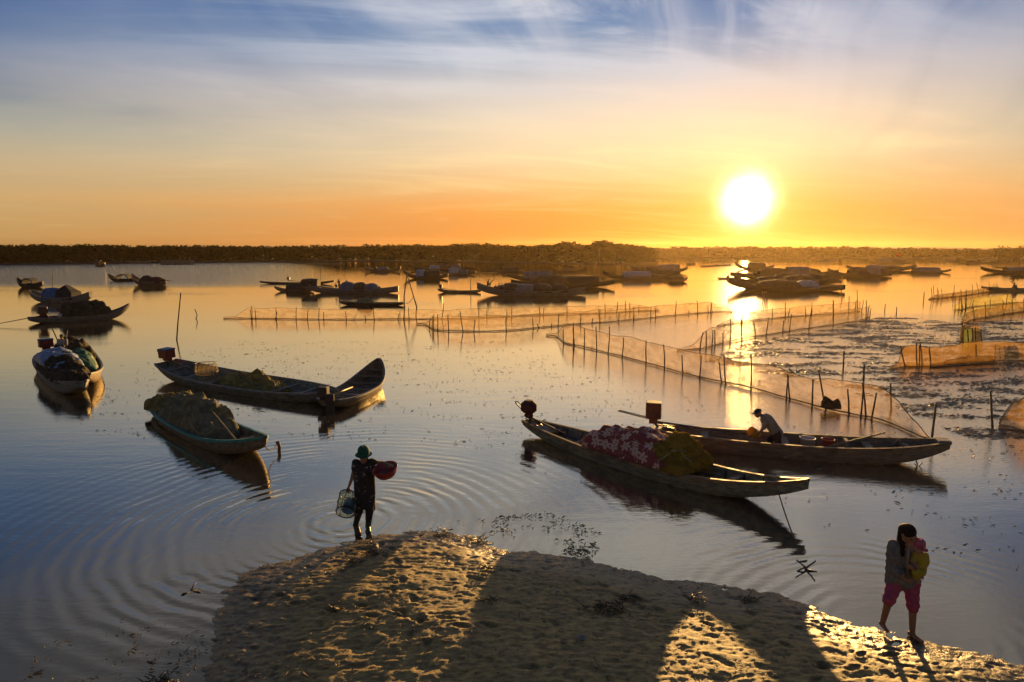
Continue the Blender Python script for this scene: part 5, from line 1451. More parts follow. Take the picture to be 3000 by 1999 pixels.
# ------------------------------------------------------------------ lone stakes
def stake(label, pts, r=.035, group=None):
    base = P(*pts[0]); w_ = [base] + [PD(x, y, base.y) for x, y in pts[1:]]
    mb = MB(); d0 = (w_[0] - w_[1]); mb.tube([w_[0] + d0.normalized() * .5] + w_, [r] + [r * (1 - .35 * i / len(w_)) for i in range(len(w_))], 7)
    return T(mb.build('stake', M_bamboo), label, 'stake', group)
stake('tall leaning stake above the motor of the long grey boat', [(518, 996), (521, 950), (530, 858)], .045)
stake('short bent stake right of the tall leaning one at left', [(574, 934), (578, 925), (571, 906)], .04)
stake('thin stake behind the blue covered sampan at left', [(154, 848), (154, 801)], .05)
stake('tall mast like pole behind the child carrying sampan', [(938, 832), (939, 777)], .05)
stake('pole standing by the stern of the family sampan', [(1379, 858), (1379, 811)], .05)
stake('leaning stake beside the left end of the glowing pair of sampans', [(1796, 815), (1803, 778)], .05)
stake('stake at the right end of the sun raft', [(2464, 856), (2470, 834), (2467, 810)], .06)
stake('lone stake in open water left of two right hand net fences', [(2592, 910), (2594, 891)], .04)
stake('lone stake near the weed edge, right of the open water one', [(2626, 920), (2627, 900)], .04)
stake('lone stake just left of the bristling golden fence', [(2706, 880), (2708, 856)], .045)
stake('lone stake in the weed left of the thick sack net', [(2470, 1090), (2473, 1028)], .035)
stake('short lone stake at the end of the sack net tail', [(2531, 1108), (2533, 1066)], .035)
stake('stake in the weed beyond the end of the front net fence', [(2611, 1200), (2609, 1122)], .035)
stake('leaning stake just past the tail of the front net fence', [(2730, 1288), (2742, 1182)], .035)
stake('tall thin stake before the brown sack net at the right edge', [(2908, 1256), (2902, 1145)], .035)
for i, (x, yb) in enumerate(((2236, 880), (2240, 884), (2244, 880), (2247, 884))):
    stake('stake of the tight bundle beside the sun glitter under the raft', [(x, yb), (x + (i - 1.5) * 2, yb - 26)], .045, 'tight bundle of stakes by the sun glitter')
# three-legged pole frame
g0 = P(1184, 908); g1 = P(1217, 926)
ap = PD(1193, 812, (g0.y + g1.y) / 2)
tp = T(empty('leaning_poles', g0), 'two tall poles leaning together with a slack rope, left of the motor canoe', 'poles')
mb = MB(); k1 = PD(1184, 868, (g0.y + ap.y) / 2); mb.tube([g0 - g0 + Vector((0, 0, -.4)), k1 - g0, ap - g0 + Vector((0, 0, .3))], [.06, .055, .04], 6); mb.build('leg', M_bamboo, tp)
mb = MB(); k2 = PD(1221, 900, (g1.y + .0)); mb.tube([g1 - g0 + Vector((0, 0, -.4)), k2 - g0, ap - g0 + Vector((0, 0, .2))], [.06, .055, .04], 6); mb.build('leg', M_bamboo, tp)
k3 = k1.lerp(g0, .5); k4 = k2.lerp(ap, .35)
mb = MB(); mb.tube([k3 - g0 + (k4 - k3) * t - Vector((0, 0, 1.0 * t * (1 - t))) for t in [i / 10 for i in range(11)]], .02, 4); mb.build('slack_rope', M_rope, tp)

# ------------------------------------------------------------------ floating weed
m_weed = mat('floating weed', (0.16, 0.122, 0.055), (0.065, 0.052, 0.026), 9, .45, 0, spec=.6, trans=.2)
def weed_field(name, label, polypx, n, thr, size, seed, freq=(.35, .9), hmax=.03):
    rs = np.random.default_rng(seed)
    pts = np.array([tuple(P(x, y))[:2] for x, y in polypx])
    lo, hi = pts.min(0), pts.max(0)
    V, Fc = [], []
    N = n * 6
    x = rs.uniform(lo[0], hi[0], N); y = rs.uniform(lo[1], hi[1], N)
    ins = np.zeros(N, bool)
    for i in range(len(pts)):
        a, b = pts[i], pts[(i + 1) % len(pts)]
        cnd = (a[1] > y) != (b[1] > y)
        xi = (b[0] - a[0]) * (y - a[1]) / (b[1] - a[1] + 1e-9) + a[0]
        ins ^= cnd & (x < xi)
    dn = fbm(x * freq[0], y * freq[1], seed + 2, 4)
    ok = ins & (dn + rs.normal(0, .12, N) > thr)
    x, y = x[ok][:n], y[ok][:n]
    for px, py in zip(x, y):
        L_ = size * math.exp(rs.normal(0, .5)); wd = L_ * rs.uniform(.10, .24)
        a = rs.normal(0, .55); ca, sa = math.cos(a), math.sin(a)
        z0 = rs.uniform(.004, .012); z1 = z0 + rs.uniform(0, hmax); bend = rs.normal(0, .25) * L_
        o = len(V)
        def q_(u, v, z): V.append((px + ca * u - sa * v, py + sa * u + ca * v, z))
        q_(-L_ / 2, 0, z0); q_(0, wd + bend * .5, z1); q_(L_ / 2, bend, z0 + rs.uniform(0, hmax)); q_(0, -wd + bend * .5, z1 * .6)
        Fc.append((o, o + 3, o + 2, o + 1))
    me = bpy.data.meshes.new(name); me.from_pydata(V, [], Fc); me.update()
    return T(link_mesh(name, me, m_weed, smooth=False), label, 'water weed', kind='stuff')
weed_field('floating_weed', 'matted dark weed floating across the right side of the lagoon',
           [(2060, 1060), (2200, 1000), (2420, 965), (2600, 925), (2800, 945), (3060, 935), (3060, 1330), (2850, 1290), (2640, 1200), (2400, 1120), (2200, 1085)], 26000, .10, .15, 3)
weed_field('weed_specks', 'thin scattered specks of weed over the calm water',
           [(60, 1130), (700, 1000), (1500, 1000), (1650, 1060), (2300, 1240), (3050, 1250), (3050, 1700), (2500, 1560), (1900, 1480), (1300, 1300), (300, 1290)], 3000, .12, .062, 5, (.5, 1.0))
weed_field('weed_specks', 'weed litter floating at the tip of the sand spit', [(1340, 1530), (1600, 1500), (1760, 1560), (1750, 1612), (1560, 1596), (1420, 1562)], 230, .06, .05, 8, (1.2, 2.0), .05)
weed_field('weed_specks', 'weed litter in the dark water at the bottom left corner', [(100, 1900), (420, 1800), (610, 1860), (600, 2010), (60, 2010)], 200, .10, .04, 10, (1.5, 2.5), .03)
# ------------------------------------------------------------------ people
def skin(name, a): return mat(name, a, tuple(c * .8 for c in a), 8, .6, .001, spec=.35)
SKIN = skin('tanned skin', (0.30, 0.165, 0.10))
SKIN_L = skin('child skin', (0.36, 0.21, 0.135))
HAIR = mat('black hair', (0.022, 0.014, 0.010), (0.012, 0.008, 0.006), 30, .75, .004, stretch=(1, 1, .2), spec=.15)
C_black = mat('black patterned cotton', (0.018, 0.017, 0.018), (0.012, 0.011, 0.012), 6, .85, .006)
C_dark = mat('dark trousers', (0.030, 0.032, 0.036), (0.018, 0.02, 0.022), 5, .8, .006)
C_teal = mat('green boots', (0.018, 0.038, 0.034), (0.012, 0.024, 0.022), 5, .45, .002)
C_grey = mat('grey knit', (0.20, 0.20, 0.185), (0.11, 0.11, 0.105), 26, .95, .006)
C_pink = mat('pink cotton', (0.42, 0.085, 0.14), (0.30, 0.055, 0.10), 5, .85, .006, trans=.12)
C_white = mat('white shirt', (0.34, 0.29, 0.22), (0.26, 0.22, 0.17), 4, .85, .008, trans=.15)
C_yellow = mat('yellow shirt', (0.40, 0.33, 0.035), (0.30, 0.24, 0.03), 5, .85, .004)
C_hatgreen = mat('green felt hat', (0.010, 0.105, 0.055), (0.007, 0.075, 0.04), 12, .8, .003)
C_hatpink = mat('pink hat', (0.60, 0.16, 0.22), (0.48, 0.11, 0.17), 6, .8, .002, trans=.25)
C_purple = mat('maroon jacket', (0.12, 0.035, 0.055), (0.08, 0.025, 0.04), 5, .85, .006)
C_cap = mat('dark cap', (0.02, 0.02, 0.022), None, 6, .8, .002)
C_cream = mat('cream blouse', (0.36, 0.33, 0.28), (0.26, 0.235, 0.2), 5, .85, .006)
# black cotton with pale flowers for the wader
m_bf, nt, out = new_mat('black cotton with pale flowers')
tc = nt.node('ShaderNodeTexCoord').outputs['Object']
nf = nt.noise(tc, 9.0, 3, .6, 1.2)
c = nt.mix(nt.ss(nf, .60, .66), (0.016, 0.015, 0.016), (0.30, 0.28, 0.27))
nb_ = nt.noise(tc, 14, 3, .6)
b_ = nt.node('ShaderNodeBsdfPrincipled'); nt.put(b_.inputs['Base Color'], c); b_.inputs['Roughness'].default_value = .85
nt.put(b_.inputs['Normal'], nt.bump(nb_, 1.0, .012)); nt.l.new(b_.outputs[0], out.inputs[0])

def frame(fwd, up):
    z = Vector(up).normalized(); y = Vector(fwd); y = (y - z * y.dot(z)).normalized(); x = y.cross(z)
    return Matrix((x, y, z)).transposed()        # columns x (to the person's right), y forward, z up

def hand_prims(wrist, elbow, palm_dir, thumb_dir, curl, s=1.0, spread=.16):
    """palm and five curled fingers; palm_dir is the way the palm faces"""
    w_ = Vector(wrist); d = (w_ - Vector(elbow)).normalized()
    n = Vector(palm_dir); n = (n - d * n.dot(d)).normalized()
    t = Vector(thumb_dir); t = (t - d * t.dot(d) - n * t.dot(n)).normalized()
    P_ = []
    pc = w_ + d * .045 * s
    P_.append(('e', pc, (.042 * s, .050 * s, .019 * s), Matrix((t, d, n)).transposed(), .012))
    for i, (ln, off) in enumerate(((.070, .028), (.078, .010), (.073, -.009), (.058, -.027))):
        b = w_ + d * .082 * s + t * off * s
        dirv_ = (d + t * (off * spread * 8 * .3)).normalized()
        ang = curl * .5
        p0 = b
        for k, fr_ in enumerate((.45, .32, .23)):
            dk = dirv_ * math.cos(ang) + n * math.sin(ang)
            p1 = p0 + dk * ln * fr_ * s
            P_.append(('c', p0, p1, .0098 * s, .0088 * s, .004)); p0 = p1; ang += curl * .55
    b = w_ + d * .025 * s + t * .036 * s
    d1 = (t * .75 + d * .6 + n * .25).normalized(); p1 = b + d1 * .034 * s
    P_.append(('c', b, p1, .013 * s, .011 * s, .008))
    d2 = (t * .35 + d * .75 + n * .5 * min(1.2, curl + .3)).normalized()
    P_.append(('c', p1, p1 + d2 * .030 * s, .0105 * s, .009 * s, .004))
    return P_

def head_prims(c, M, s=1.0):
    """head centred at c; columns of M: right, forward, up"""
    def q_(x, y, z): return Vector(c) + M @ Vector((x, y, z)) * s
    e = lambda x, y, z, r, k=.02: ('e', q_(x, y, z), tuple(a * s for a in r), M, k)
    L_ = [e(0, -.012, .025, (.074, .092, .086)), e(0, .018, -.035, (.058, .070, .078), .03), e(0, .040, -.088, (.034, .036, .026), .03),
          ('c', q_(0, .088, .010), q_(0, .106, -.028), .010 * s, .0145 * s, .010), e(0, .084, -.062, (.026, .012, .010), .008),
          e(0, .078, .030, (.055, .016, .012), .012)]
    for sx in (-1, 1):
        L_.append(e(sx * .076, -.008, -.012, (.010, .020, .031), .006))
    return L_
def face_parts(root, body, c, M, s=1.0):
    def q_(x, y, z): return Vector(c) + M @ Vector((x, y, z)) * s
    for sx in (-1, 1):
        mb = MB(); mb.ell(q_(sx * .031, .079, .008), (.012 * s, .007 * s, .006 * s), 10, 6, M); mb.build('eye', C_cap, body)
        mb = MB(); mb.tube([q_(sx * .016, .090, .027), q_(sx * .034, .089, .032), q_(sx * .050, .078, .026)], .0035 * s, 5); mb.build('eyebrow', HAIR, body)
    mb = MB(); mb.tube([q_(-.022, .090, -.062), q_(0, .096, -.063), q_(.022, .090, -.062)], .0042 * s, 5); mb.build('mouth', C_maroon_lip, body)
C_maroon_lip = mat('lips', (0.22, 0.075, 0.06), None, 8, .5, 0)

def limb(a, b, ra, rb, k=.02): return ('c', Vector(a), Vector(b), ra, rb, k)

# ---- the woman with the green hat, wading ashore with a basin and a net basket
gp = P(1072, 1545)
WG = T(empty('person', gp), 'woman in green hat and black clothes wading with a red basin and net basket', 'person')
SG = None
def g(cx, cy, dy=0.0):
    """crop pixel of the wader (900,1250, x4.48) at depth offset dy, in her own coordinates"""
    return PD(900 + cx / 4.48, 1250 + cy / 4.48, gp.y + dy) - gp
pel = g(760, 900, -.02); chest = g(742, 560, -.06); neck = g(742, 440, -.10); hd = g(740, 400, -.16)
shL = g(632, 470, -.06); shR = g(852, 462, -.02)
elL = g(598, 650, -.05); wrL = g(548, 790, -.10)
elR = g(985, 478, .12); wrR = g(1082, 500, -.04)
hipL = g(705, 910, 0); hipR = g(815, 910, 0)
knL = g(682, 1110, -.04); anL = g(640, 1275, .16); knR = g(818, 1110, -.10); anR = g(800, 1310, -.06)
HM_ = frame((-.05, -1, -.12), (0, -.10, 1))
body = []
body += [limb(pel, chest, .115, .12, .05), limb(hipL, shL.lerp(chest, .4), .085, .085, .05), limb(hipR, shR.lerp(chest, .4), .085, .085, .05), limb(chest, neck, .09, .045, .03), limb(neck, hd, .045, .046, .02)]
body += head_prims(hd, HM_, 1.0)
body += [limb(shL, elL, .047, .037), limb(elL, wrL, .036, .025), limb(shR, elR, .047, .037), limb(elR, wrR, .036, .025)]
body += hand_prims(wrL, elL, (.5, .6, 0), (.3, -.8, 0), 1.3)
body += hand_prims(wrR, elR, (0, -.2, -1), (-.3, -1, 0), .9)
body += [limb(hipL, knL, .08, .054, .03), limb(knL, anL, .052, .034), limb(hipR, knR, .08, .054, .03), limb(knR, anR, .052, .034)]
body += [limb(anL, anL + Vector((-.02, -.12, -.06)), .036, .03), limb(anR, anR + Vector((.05, -.14, -.045)), .036, .03)]
bd = sdf_mesh('body', body, .0085, SKIN, WG, .018)
face_parts(WG, bd, hd, HM_)
tun = [limb(pel + Vector((0, 0, -.12)), chest, .145, .135, .06), limb(hipL + Vector((-.015, 0, -.20)), shL.lerp(chest, .3), .105, .098, .06), limb(hipR + Vector((.015, 0, -.22)), shR.lerp(chest, .3), .108, .098, .06),
       limb(chest, neck + Vector((0, 0, -.07)), .11, .06, .03), limb(shL, shL.lerp(elL, .42), .066, .058, .03), limb(shR, shR.lerp(elR, .20), .068, .062, .03)]
sdf_mesh('tunic', tun, .010, m_bf, bd, .03, post=lambda f, X, Y, Z: f + .012 * np.sin(X * 46 + Z * 9) * np.clip((pel.z + .25 - Z) * 2.2, 0, 1))
tro = [limb(hipL, knL, .10, .078, .04), limb(knL, knL.lerp(anL, .5), .076, .066), limb(hipR, knR, .10, .078, .04), limb(knR, knR.lerp(anR, .5), .076, .068)]
sdf_mesh('trousers', tro, .010, m_bf, bd, .02)
bo = [limb(knL.lerp(anL, .25), anL, .066, .052), limb(anL, anL + Vector((-.02, -.15, -.06)), .05, .042), limb(knR.lerp(anR, .12), anR, .068, .054), limb(anR, anR + Vector((.05, -.17, -.05)), .05, .042)]
sdf_mesh('boots', bo, .009, C_teal, bd, .012)
mb = MB(); Mh = Matrix.Translation(hd + HM_ @ Vector((0, -.01, .045))) @ HM_.to_4x4()
mb.lathe([(.152, -.004), (.160, .004), (.140, -.006), (.112, .004), (.113, .06), (.106, .115), (.084, .155), (.045, .176), (.001, .182), (.001, .174), (.043, .168), (.078, .148), (.099, .11), (.105, .058), (.104, .0), (.138, -.014)], 30, Mh, 1.0, 1.08, closed=True)
mb.build('bucket_hat', C_hatgreen, bd)
hb = [('e', hd + HM_ @ Vector((0, -.04, -.01)), (.086, .075, .10), HM_)]
sdf_mesh('hair', hb, .01, HAIR, bd, .02)
# red basin held against the hip
bc = g(1030, 585, -.14)
ba = T(empty('basin', gp + bc), 'wide red brown plastic basin carried on the hip of the woman in the green hat', 'basin')
BM_ = (Matrix.Rotation(R(13), 4, 'X') @ Matrix.Rotation(R(-10), 4, 'Y'))
mb = MB(); mb.lathe([(.001, -.085), (.16, -.085), (.205, -.02), (.232, .072), (.246, .078), (.246, .070), (.238, .062), (.213, -.024), (.165, -.097), (.001, -.097)], 36, BM_); mb.build('bowl', M_redpl, ba)
# net basket with a bucket in it
kc = g(505, 1040, -.16)
kb = T(empty('net_basket', gp + kc), 'hooped green mesh basket hanging from the hand of the woman in the green hat', 'basket')
ax = (g(545, 835, -.10) - g(500, 1125, -.22)); ax.normalize()
def gk(cx, cy, dy): return g(cx, cy, dy) - kc
botc = gk(500, 1125, -.24); topc = gk(535, 900, -.06)
mb = MB(); nrm_ = (botc - topc).normalized() + Vector((0, -.75, .1))
mb.ring(botc, .178, .011, nrm_, 30, 6, 1.0, .95); mb.build('rim_hoop', M_black, kb)
mb = MB(); mb.ring(topc, .165, .008, nrm_, 26, 5); mb.ring(botc.lerp(topc, .5), .18, .006, nrm_, 26, 5)
hand_k = g(540, 842, -.12) - kc
q0 = Vector(nrm_).normalized().to_track_quat('Z', 'Y').to_matrix()
for k in range(8):
    a_ = k * math.pi / 4; d_ = q0 @ Vector((math.cos(a_), math.sin(a_), 0))
    mb.tube([botc + d_ * .178, botc.lerp(topc, .5) + d_ * .18, topc + d_ * .165, hand_k + d_ * .02], .006, 4)
mb.build('hoop_frame', M_metal, kb)
mb = MB(); vs = []; fs = []
for r0, c0 in ((.176, botc), (.178, botc.lerp(topc, .5)), (.163, topc), (.03, hand_k)):
    for k in range(24):
        a_ = k * math.pi / 12; vs.append(c0 + (q0 @ Vector((math.cos(a_), math.sin(a_), 0))) * r0)
for i in range(3):
    for k in range(24): fs.append((i * 24 + k, i * 24 + (k + 1) % 24, (i + 1) * 24 + (k + 1) % 24, (i + 1) * 24 + k))
mb.add(vs, fs); o = mb.build('mesh_bag', N_basket, kb, recalc=False)
uvl = o.data.uv_layers.new(name='UVMap')
for lp in o.data.loops: uvl.data[lp.index].uv = ((lp.vertex_index % 24) / 6, (lp.vertex_index // 24) * .3)
up_ = (topc - botc).normalized()
be = T(empty('bucket', gp + kc + botc + Vector((.045, .02, .03))), 'blue bucket lying inside the green mesh basket', 'bucket')
Mq = Vector(nrm_).normalized().to_track_quat('Z', 'Y').to_matrix().to_4x4()
mb = MB(); mb.lathe([(.001, -.24), (.09, -.24), (.112, .0), (.118, .0), (.118, -.02), (.096, -.255), (.001, -.255)], 24, Mq); mb.build('pail', M_bluepl, be)
mb = MB(); mb.ring((0, 0, 0), .114, .008, nrm_, 26, 5); mb.build('rim', M_bluepl, be)

# ---- the mother with a child on her arm
mp = P(2662, 1866)
MO = T(empty('person', mp + Vector((0, 0, -.06))), 'woman in grey cardigan and pink shorts stepping ashore, child on her arm', 'person')
def h_(cx, cy, dy=0.0): return PD(2500 + cx / 3.735, 1480 + cy / 3.735, mp.y + dy) - mp
pel = h_(545, 770, .06); chest = h_(540, 470, -.04); neck = h_(575, 350, -.10); hd = h_(604, 268, -.20)
shL = h_(440, 395, 0); shR = h_(655, 400, .02); elL = h_(425, 610, .02); wrL = h_(545, 735, -.22); elR = h_(705, 600, .08); wrR = h_(640, 640, -.24)
hipL = h_(465, 790, .06); hipR = h_(635, 790, .06); knL = h_(395, 985, -.06); anL = h_(326, 1235, .20); knR = h_(655, 1050, -.10); anR = h_(648, 1350, -.02)
HM_ = frame((.55, -1, -.95), (.2, -.7, 1))
body = [limb(pel, chest, .12, .115, .05), limb(hipL, shL.lerp(chest, .4), .09, .085, .05), limb(hipR, shR.lerp(chest, .4), .09, .085, .05), limb(chest, neck, .09, .048, .03), limb(neck, hd, .047, .046)]
body += head_prims(hd, HM_, 1.05)
body += [limb(shL, elL, .048, .038), limb(elL, wrL, .037, .026), limb(shR, elR, .048, .038), limb(elR, wrR, .037, .026)]
body += hand_prims(wrL, elL, (.2, .8, .4), (0, -.4, 1), .8) + hand_prims(wrR, elR, (.3, .2, .8), (0, -.6, 1), .9)
body += [limb(hipL, knL, .088, .058, .03), limb(knL, anL, .056, .036), limb(hipR, knR, .088, .058, .03), limb(knR, anR, .056, .036)]
body += [limb(anL + Vector((0, .03, -.04)), anL + Vector((-.01, -.14, -.055)), .036, .026), limb(anR + Vector((0, .04, -.04)), anR + Vector((.05, -.15, -.05)), .038, .027)]
bd = sdf_mesh('body', body, .0085, SKIN, MO, .018)
face_parts(MO, bd, hd, HM_, 1.05)
ca = [limb(pel + Vector((0, 0, .02)), chest, .165, .150, .06), limb(hipL + Vector((-.03, 0, .03)), shL.lerp(chest, .35), .115, .10, .06), limb(hipR + Vector((.01, 0, .03)), shR.lerp(chest, .35), .112, .10, .06), limb(chest, neck + Vector((0, .03, -.06)), .105, .06, .03),
      limb(shL, elL, .078, .072, .03), limb(elL, elL.lerp(wrL, .82), .070, .052, .02), limb(shR, elR, .076, .070, .03), limb(elR, elR.lerp(wrR, .82), .066, .050, .02)]
sdf_mesh('cardigan', ca, .0095, C_grey, bd, .03, post=lambda f, X, Y, Z: f + .006 * np.sin(Z * 60 + X * 22) + .004 * np.sin(X * 70 - Z * 20))
mb = MB(); mb.tube([h_(612, 385, -.19), h_(605, 480, -.215), h_(598, 600, -.215), h_(592, 745, -.16)], [.012, .020, .018, .012], 6); mb.build('shirt_edge', C_white, bd)
sh = [limb(hipL, knL, .108, .082, .04), limb(knL, knL.lerp(anL, .06), .08, .078), limb(hipR, knR, .108, .080, .04), limb(knR, knR.lerp(anR, .10), .078, .074), limb(hipL, hipR, .115, .115, .05)]
sdf_mesh('shorts', sh, .0095, C_pink, bd, .025, post=lambda f, X, Y, Z: f + .004 * np.sin(Z * 70 + X * 30))
hr = [('e', hd + HM_ @ Vector((0, -.022, .038)), (.090, .102, .096), HM_), limb(hd + HM_ @ Vector((0, -.07, .0)), h_(520, 400, .08), .075, .06, .03), limb(h_(545, 330, -.06), h_(540, 500, -.17), .052, .026, .03), limb(h_(560, 300, -.1), h_(552, 360, -.14), .03, .03), limb(h_(665, 260, -.12), h_(700, 310, -.14), .022, .006)]
sdf_mesh('hair', hr, .009, HAIR, bd, .03)

# ---- child
cp = h_(735, 560, -.20)
CH = T(empty('person', mp + cp + Vector((0, 0, -.06))), 'small child in pink hat and yellow shirt held on the woman\'s arm', 'person')
def c_(cx, cy, dy=0.0): return h_(cx, cy, dy) - cp
HC_ = frame((.15, -1, -.25), (.05, -.15, 1))
hdc = c_(722, 410, -.26); pc_ = c_(728, 640, -.16); cc_ = c_(735, 520, -.20)
body = [limb(pc_, cc_, .075, .072, .03), limb(cc_, hdc, .045, .035, .02)] + head_prims(hdc, HC_, .70)
sa, sb = c_(675, 505, -.20), c_(792, 505, -.20); ea, eb = c_(660, 580, -.27), c_(806, 600, -.20); wa, wb = c_(690, 610, -.32), c_(770, 690, -.22)
body += [limb(sa, ea, .028, .024), limb(ea, wa, .023, .018), limb(sb, eb, .028, .024), limb(eb, wb, .023, .018)]
body += hand_prims(wa, ea, (0, .5, .5), (0, 0, 1), .8, .55) + hand_prims(wb, eb, (-.5, .5, 0), (-1, 0, 0), .8, .55)
ka, kb_ = c_(690, 690, -.26), c_(752, 690, -.24); fa, fb = c_(690, 760, -.20), c_(738, 720, -.20)
body += [limb(pc_ + Vector((-.04, 0, 0)), ka, .048, .038), limb(ka, fa, .036, .026), limb(pc_ + Vector((.04, 0, 0)), kb_, .048, .038), limb(kb_, fb, .036, .026), limb(fb, fb + Vector((0, -.05, -.02)), .024, .02), limb(fa, fa + Vector((0, -.05, -.02)), .024, .02)]
bd = sdf_mesh('body', body, .0075, SKIN_L, CH, .015)
face_parts(CH, bd, hdc, HC_, .70)
sdf_mesh('shirt', [limb(pc_, cc_, .086, .076, .03), limb(sa, sa.lerp(ea, .75), .043, .04), limb(sb, sb.lerp(eb, .75), .043, .042), limb(cc_, cc_.lerp(hdc, .3), .07, .05)], .008, C_yellow, bd, .02)
sdf_mesh('trousers', [limb(pc_ + Vector((-.03, 0, -.02)), ka, .066, .05), limb(pc_ + Vector((.03, 0, -.02)), kb_, .066, .052), limb(ka, fa.lerp(ka, .3), .048, .04), limb(kb_, fb.lerp(kb_, .3), .048, .042)], .008, C_yellow, bd, .02)
Mh = Matrix.Translation(hdc + HC_ @ Vector((0, -.005, .035))) @ HC_.to_4x4()
mb = MB(); mb.lathe([(.072, -.017), (.075, .017), (.065, .056), (.038, .078), (.001, .083), (.001, .078), (.036, .073), (.06, .051), (.069, .015), (.067, -.017)], 26, Mh, 1.0, 1.08, closed=True)
o = mb.build('pink_hat', C_hatpink, bd)
mb = MB(); vs = []; fs = []
for k in range(13):
    a_ = math.pi * (k / 12); 
    for r_, z_ in ((.068, -.010), (.118, -.024), (.118, -.030), (.068, -.017)):
        vs.append(Mh @ Vector((r_ * math.cos(a_) * (.98 if r_ < .1 else .66), .02 + r_ * math.sin(a_) * 1.02, z_)))
for k in range(12):
    for j in range(4): fs.append((k * 4 + j, k * 4 + (j + 1) % 4, k * 4 + 4 + (j + 1) % 4, k * 4 + 4 + j))
mb.add(vs, fs); mb.build('visor', C_hatpink, o)

# ---- the man bailing
bp = BM.matrix_world @ Vector((-.215 * HM.L / 2, .12, .04))
fx, fy = project(bp)
MN = T(empty('person', bp), 'man in dark cap and white shirt bending to bail out his boat', 'person')
def b(cx, cy, dy=0.0): return PD(2100 + cx / 3.3614, 1150 + cy / 3.3614, bp.y + dy) - bp
pel = b(592, 395, .0); chest = b(490, 265, -.02); neck = b(450, 232, -.02); hd = b(405, 205, -.04)
shL = b(478, 262, .16); shR = b(478, 262, -.18); elR = b(468, 352, -.26); wrR = b(425, 390, -.24); elL = b(455, 350, .16); wrL = b(418, 396, .02)
hipL = b(590, 410, .10); hipR = b(585, 410, -.10); knL = b(528, 465, .12); knR = b(600, 490, -.14)
anL = Vector((knL.x - .02, .14, .08)); anR = Vector((knR.x - .01, -.14, .08))
HM2 = frame((-1, -.12, -.32), (-.30, 0, 1))
body = [limb(pel, chest, .12, .135, .05), limb(hipL, shL.lerp(chest, .4), .085, .085, .05), limb(hipR, shR.lerp(chest, .4), .085, .085, .05), limb(chest, neck, .085, .05, .03), limb(neck, hd, .05, .05)]
body += head_prims(hd, HM2, 1.0)
body += [limb(shL, elL, .05, .04), limb(elL, wrL, .038, .027), limb(shR, elR, .05, .04), limb(elR, wrR, .038, .027)]
body += hand_prims(wrR, elR, (-.2, .6, -.4), (0, .2, 1), 1.0) + hand_prims(wrL, elL, (-.2, -.6, -.4), (0, -.2, 1), 1.0)
body += [limb(hipL, knL, .09, .06, .03), limb(knL, anL, .058, .04), limb(hipR, knR, .09, .06, .03), limb(knR, anR, .058, .04), limb(anL, anL + Vector((-.15, 0, -.04)), .04, .032), limb(anR, anR + Vector((-.15, 0, -.04)), .04, .032)]
bd = sdf_mesh('body', body, .009, SKIN, MN, .018)
face_parts(MN, bd, hd, HM2)
sdf_mesh('shirt', [limb(pel + Vector((.02, 0, -.02)), chest, .150, .158, .05), limb(hipL, shL.lerp(chest, .35), .105, .105, .05), limb(hipR, shR.lerp(chest, .35), .105, .105, .05), limb(chest, neck, .11, .062, .03), limb(shL, shL.lerp(elL, .6), .07, .062, .03), limb(shR, shR.lerp(elR, .6), .07, .064, .03)],
         .0105, C_white, bd, .03, post=lambda f, X, Y, Z: f + .006 * np.sin(X * 50 + Z * 25))
sdf_mesh('trousers', [limb(hipL, knL, .115, .085, .04), limb(knL, anL, .082, .066), limb(hipR, knR, .115, .085, .04), limb(knR, anR, .082, .066), limb(hipL, hipR, .12, .12, .04)], .0105, C_dark, bd, .025)
cpm = [('e', hd + HM2 @ Vector((0, -.012, .055)), (.085, .102, .070), HM2), ('e', hd + HM2 @ Vector((0, .11, .035)), (.062, .062, .012), HM2, .012)]
sdf_mesh('cap', cpm, .008, C_cap, bd, .012)
sc_ = b(370, 400, -.10)
se = T(empty('bailer', bp + sc_), 'yellow plastic bailer in the hands of the bending man', 'bailer')
Mb = Matrix.Rotation(R(-62), 4, 'Y') @ Matrix.Rotation(R(8), 4, 'X')
mb = MB(); mb.lathe([(.001, -.13), (.10, -.13), (.125, .13), (.131, .13), (.107, -.137), (.001, -.137)], 22, Mb); mb.build('scoop', M_yellowpl, se)
mb = MB()
for k in range(9):
    z_ = -.10 - k * .045; mb.ell((-.06 + .012 * mn.noise(Vector((k, 0, 0))), .0 + .008 * k % 3, z_), (.012, .012, .022), 6, 5)
mw, nt, out = new_mat('poured water'); g_ = nt.node('ShaderNodeBsdfGlossy'); g_.inputs[1].default_value = .1; tr_ = nt.node('ShaderNodeBsdfTransparent'); mx = nt.node('ShaderNodeMixShader'); mx.inputs[0].default_value = .55
nt.l.new(tr_.outputs[0], mx.inputs[1]); nt.l.new(g_.outputs[0], mx.inputs[2]); nt.l.new(mx.outputs[0], out.inputs[0])
mb.build('poured_water', mw, se)

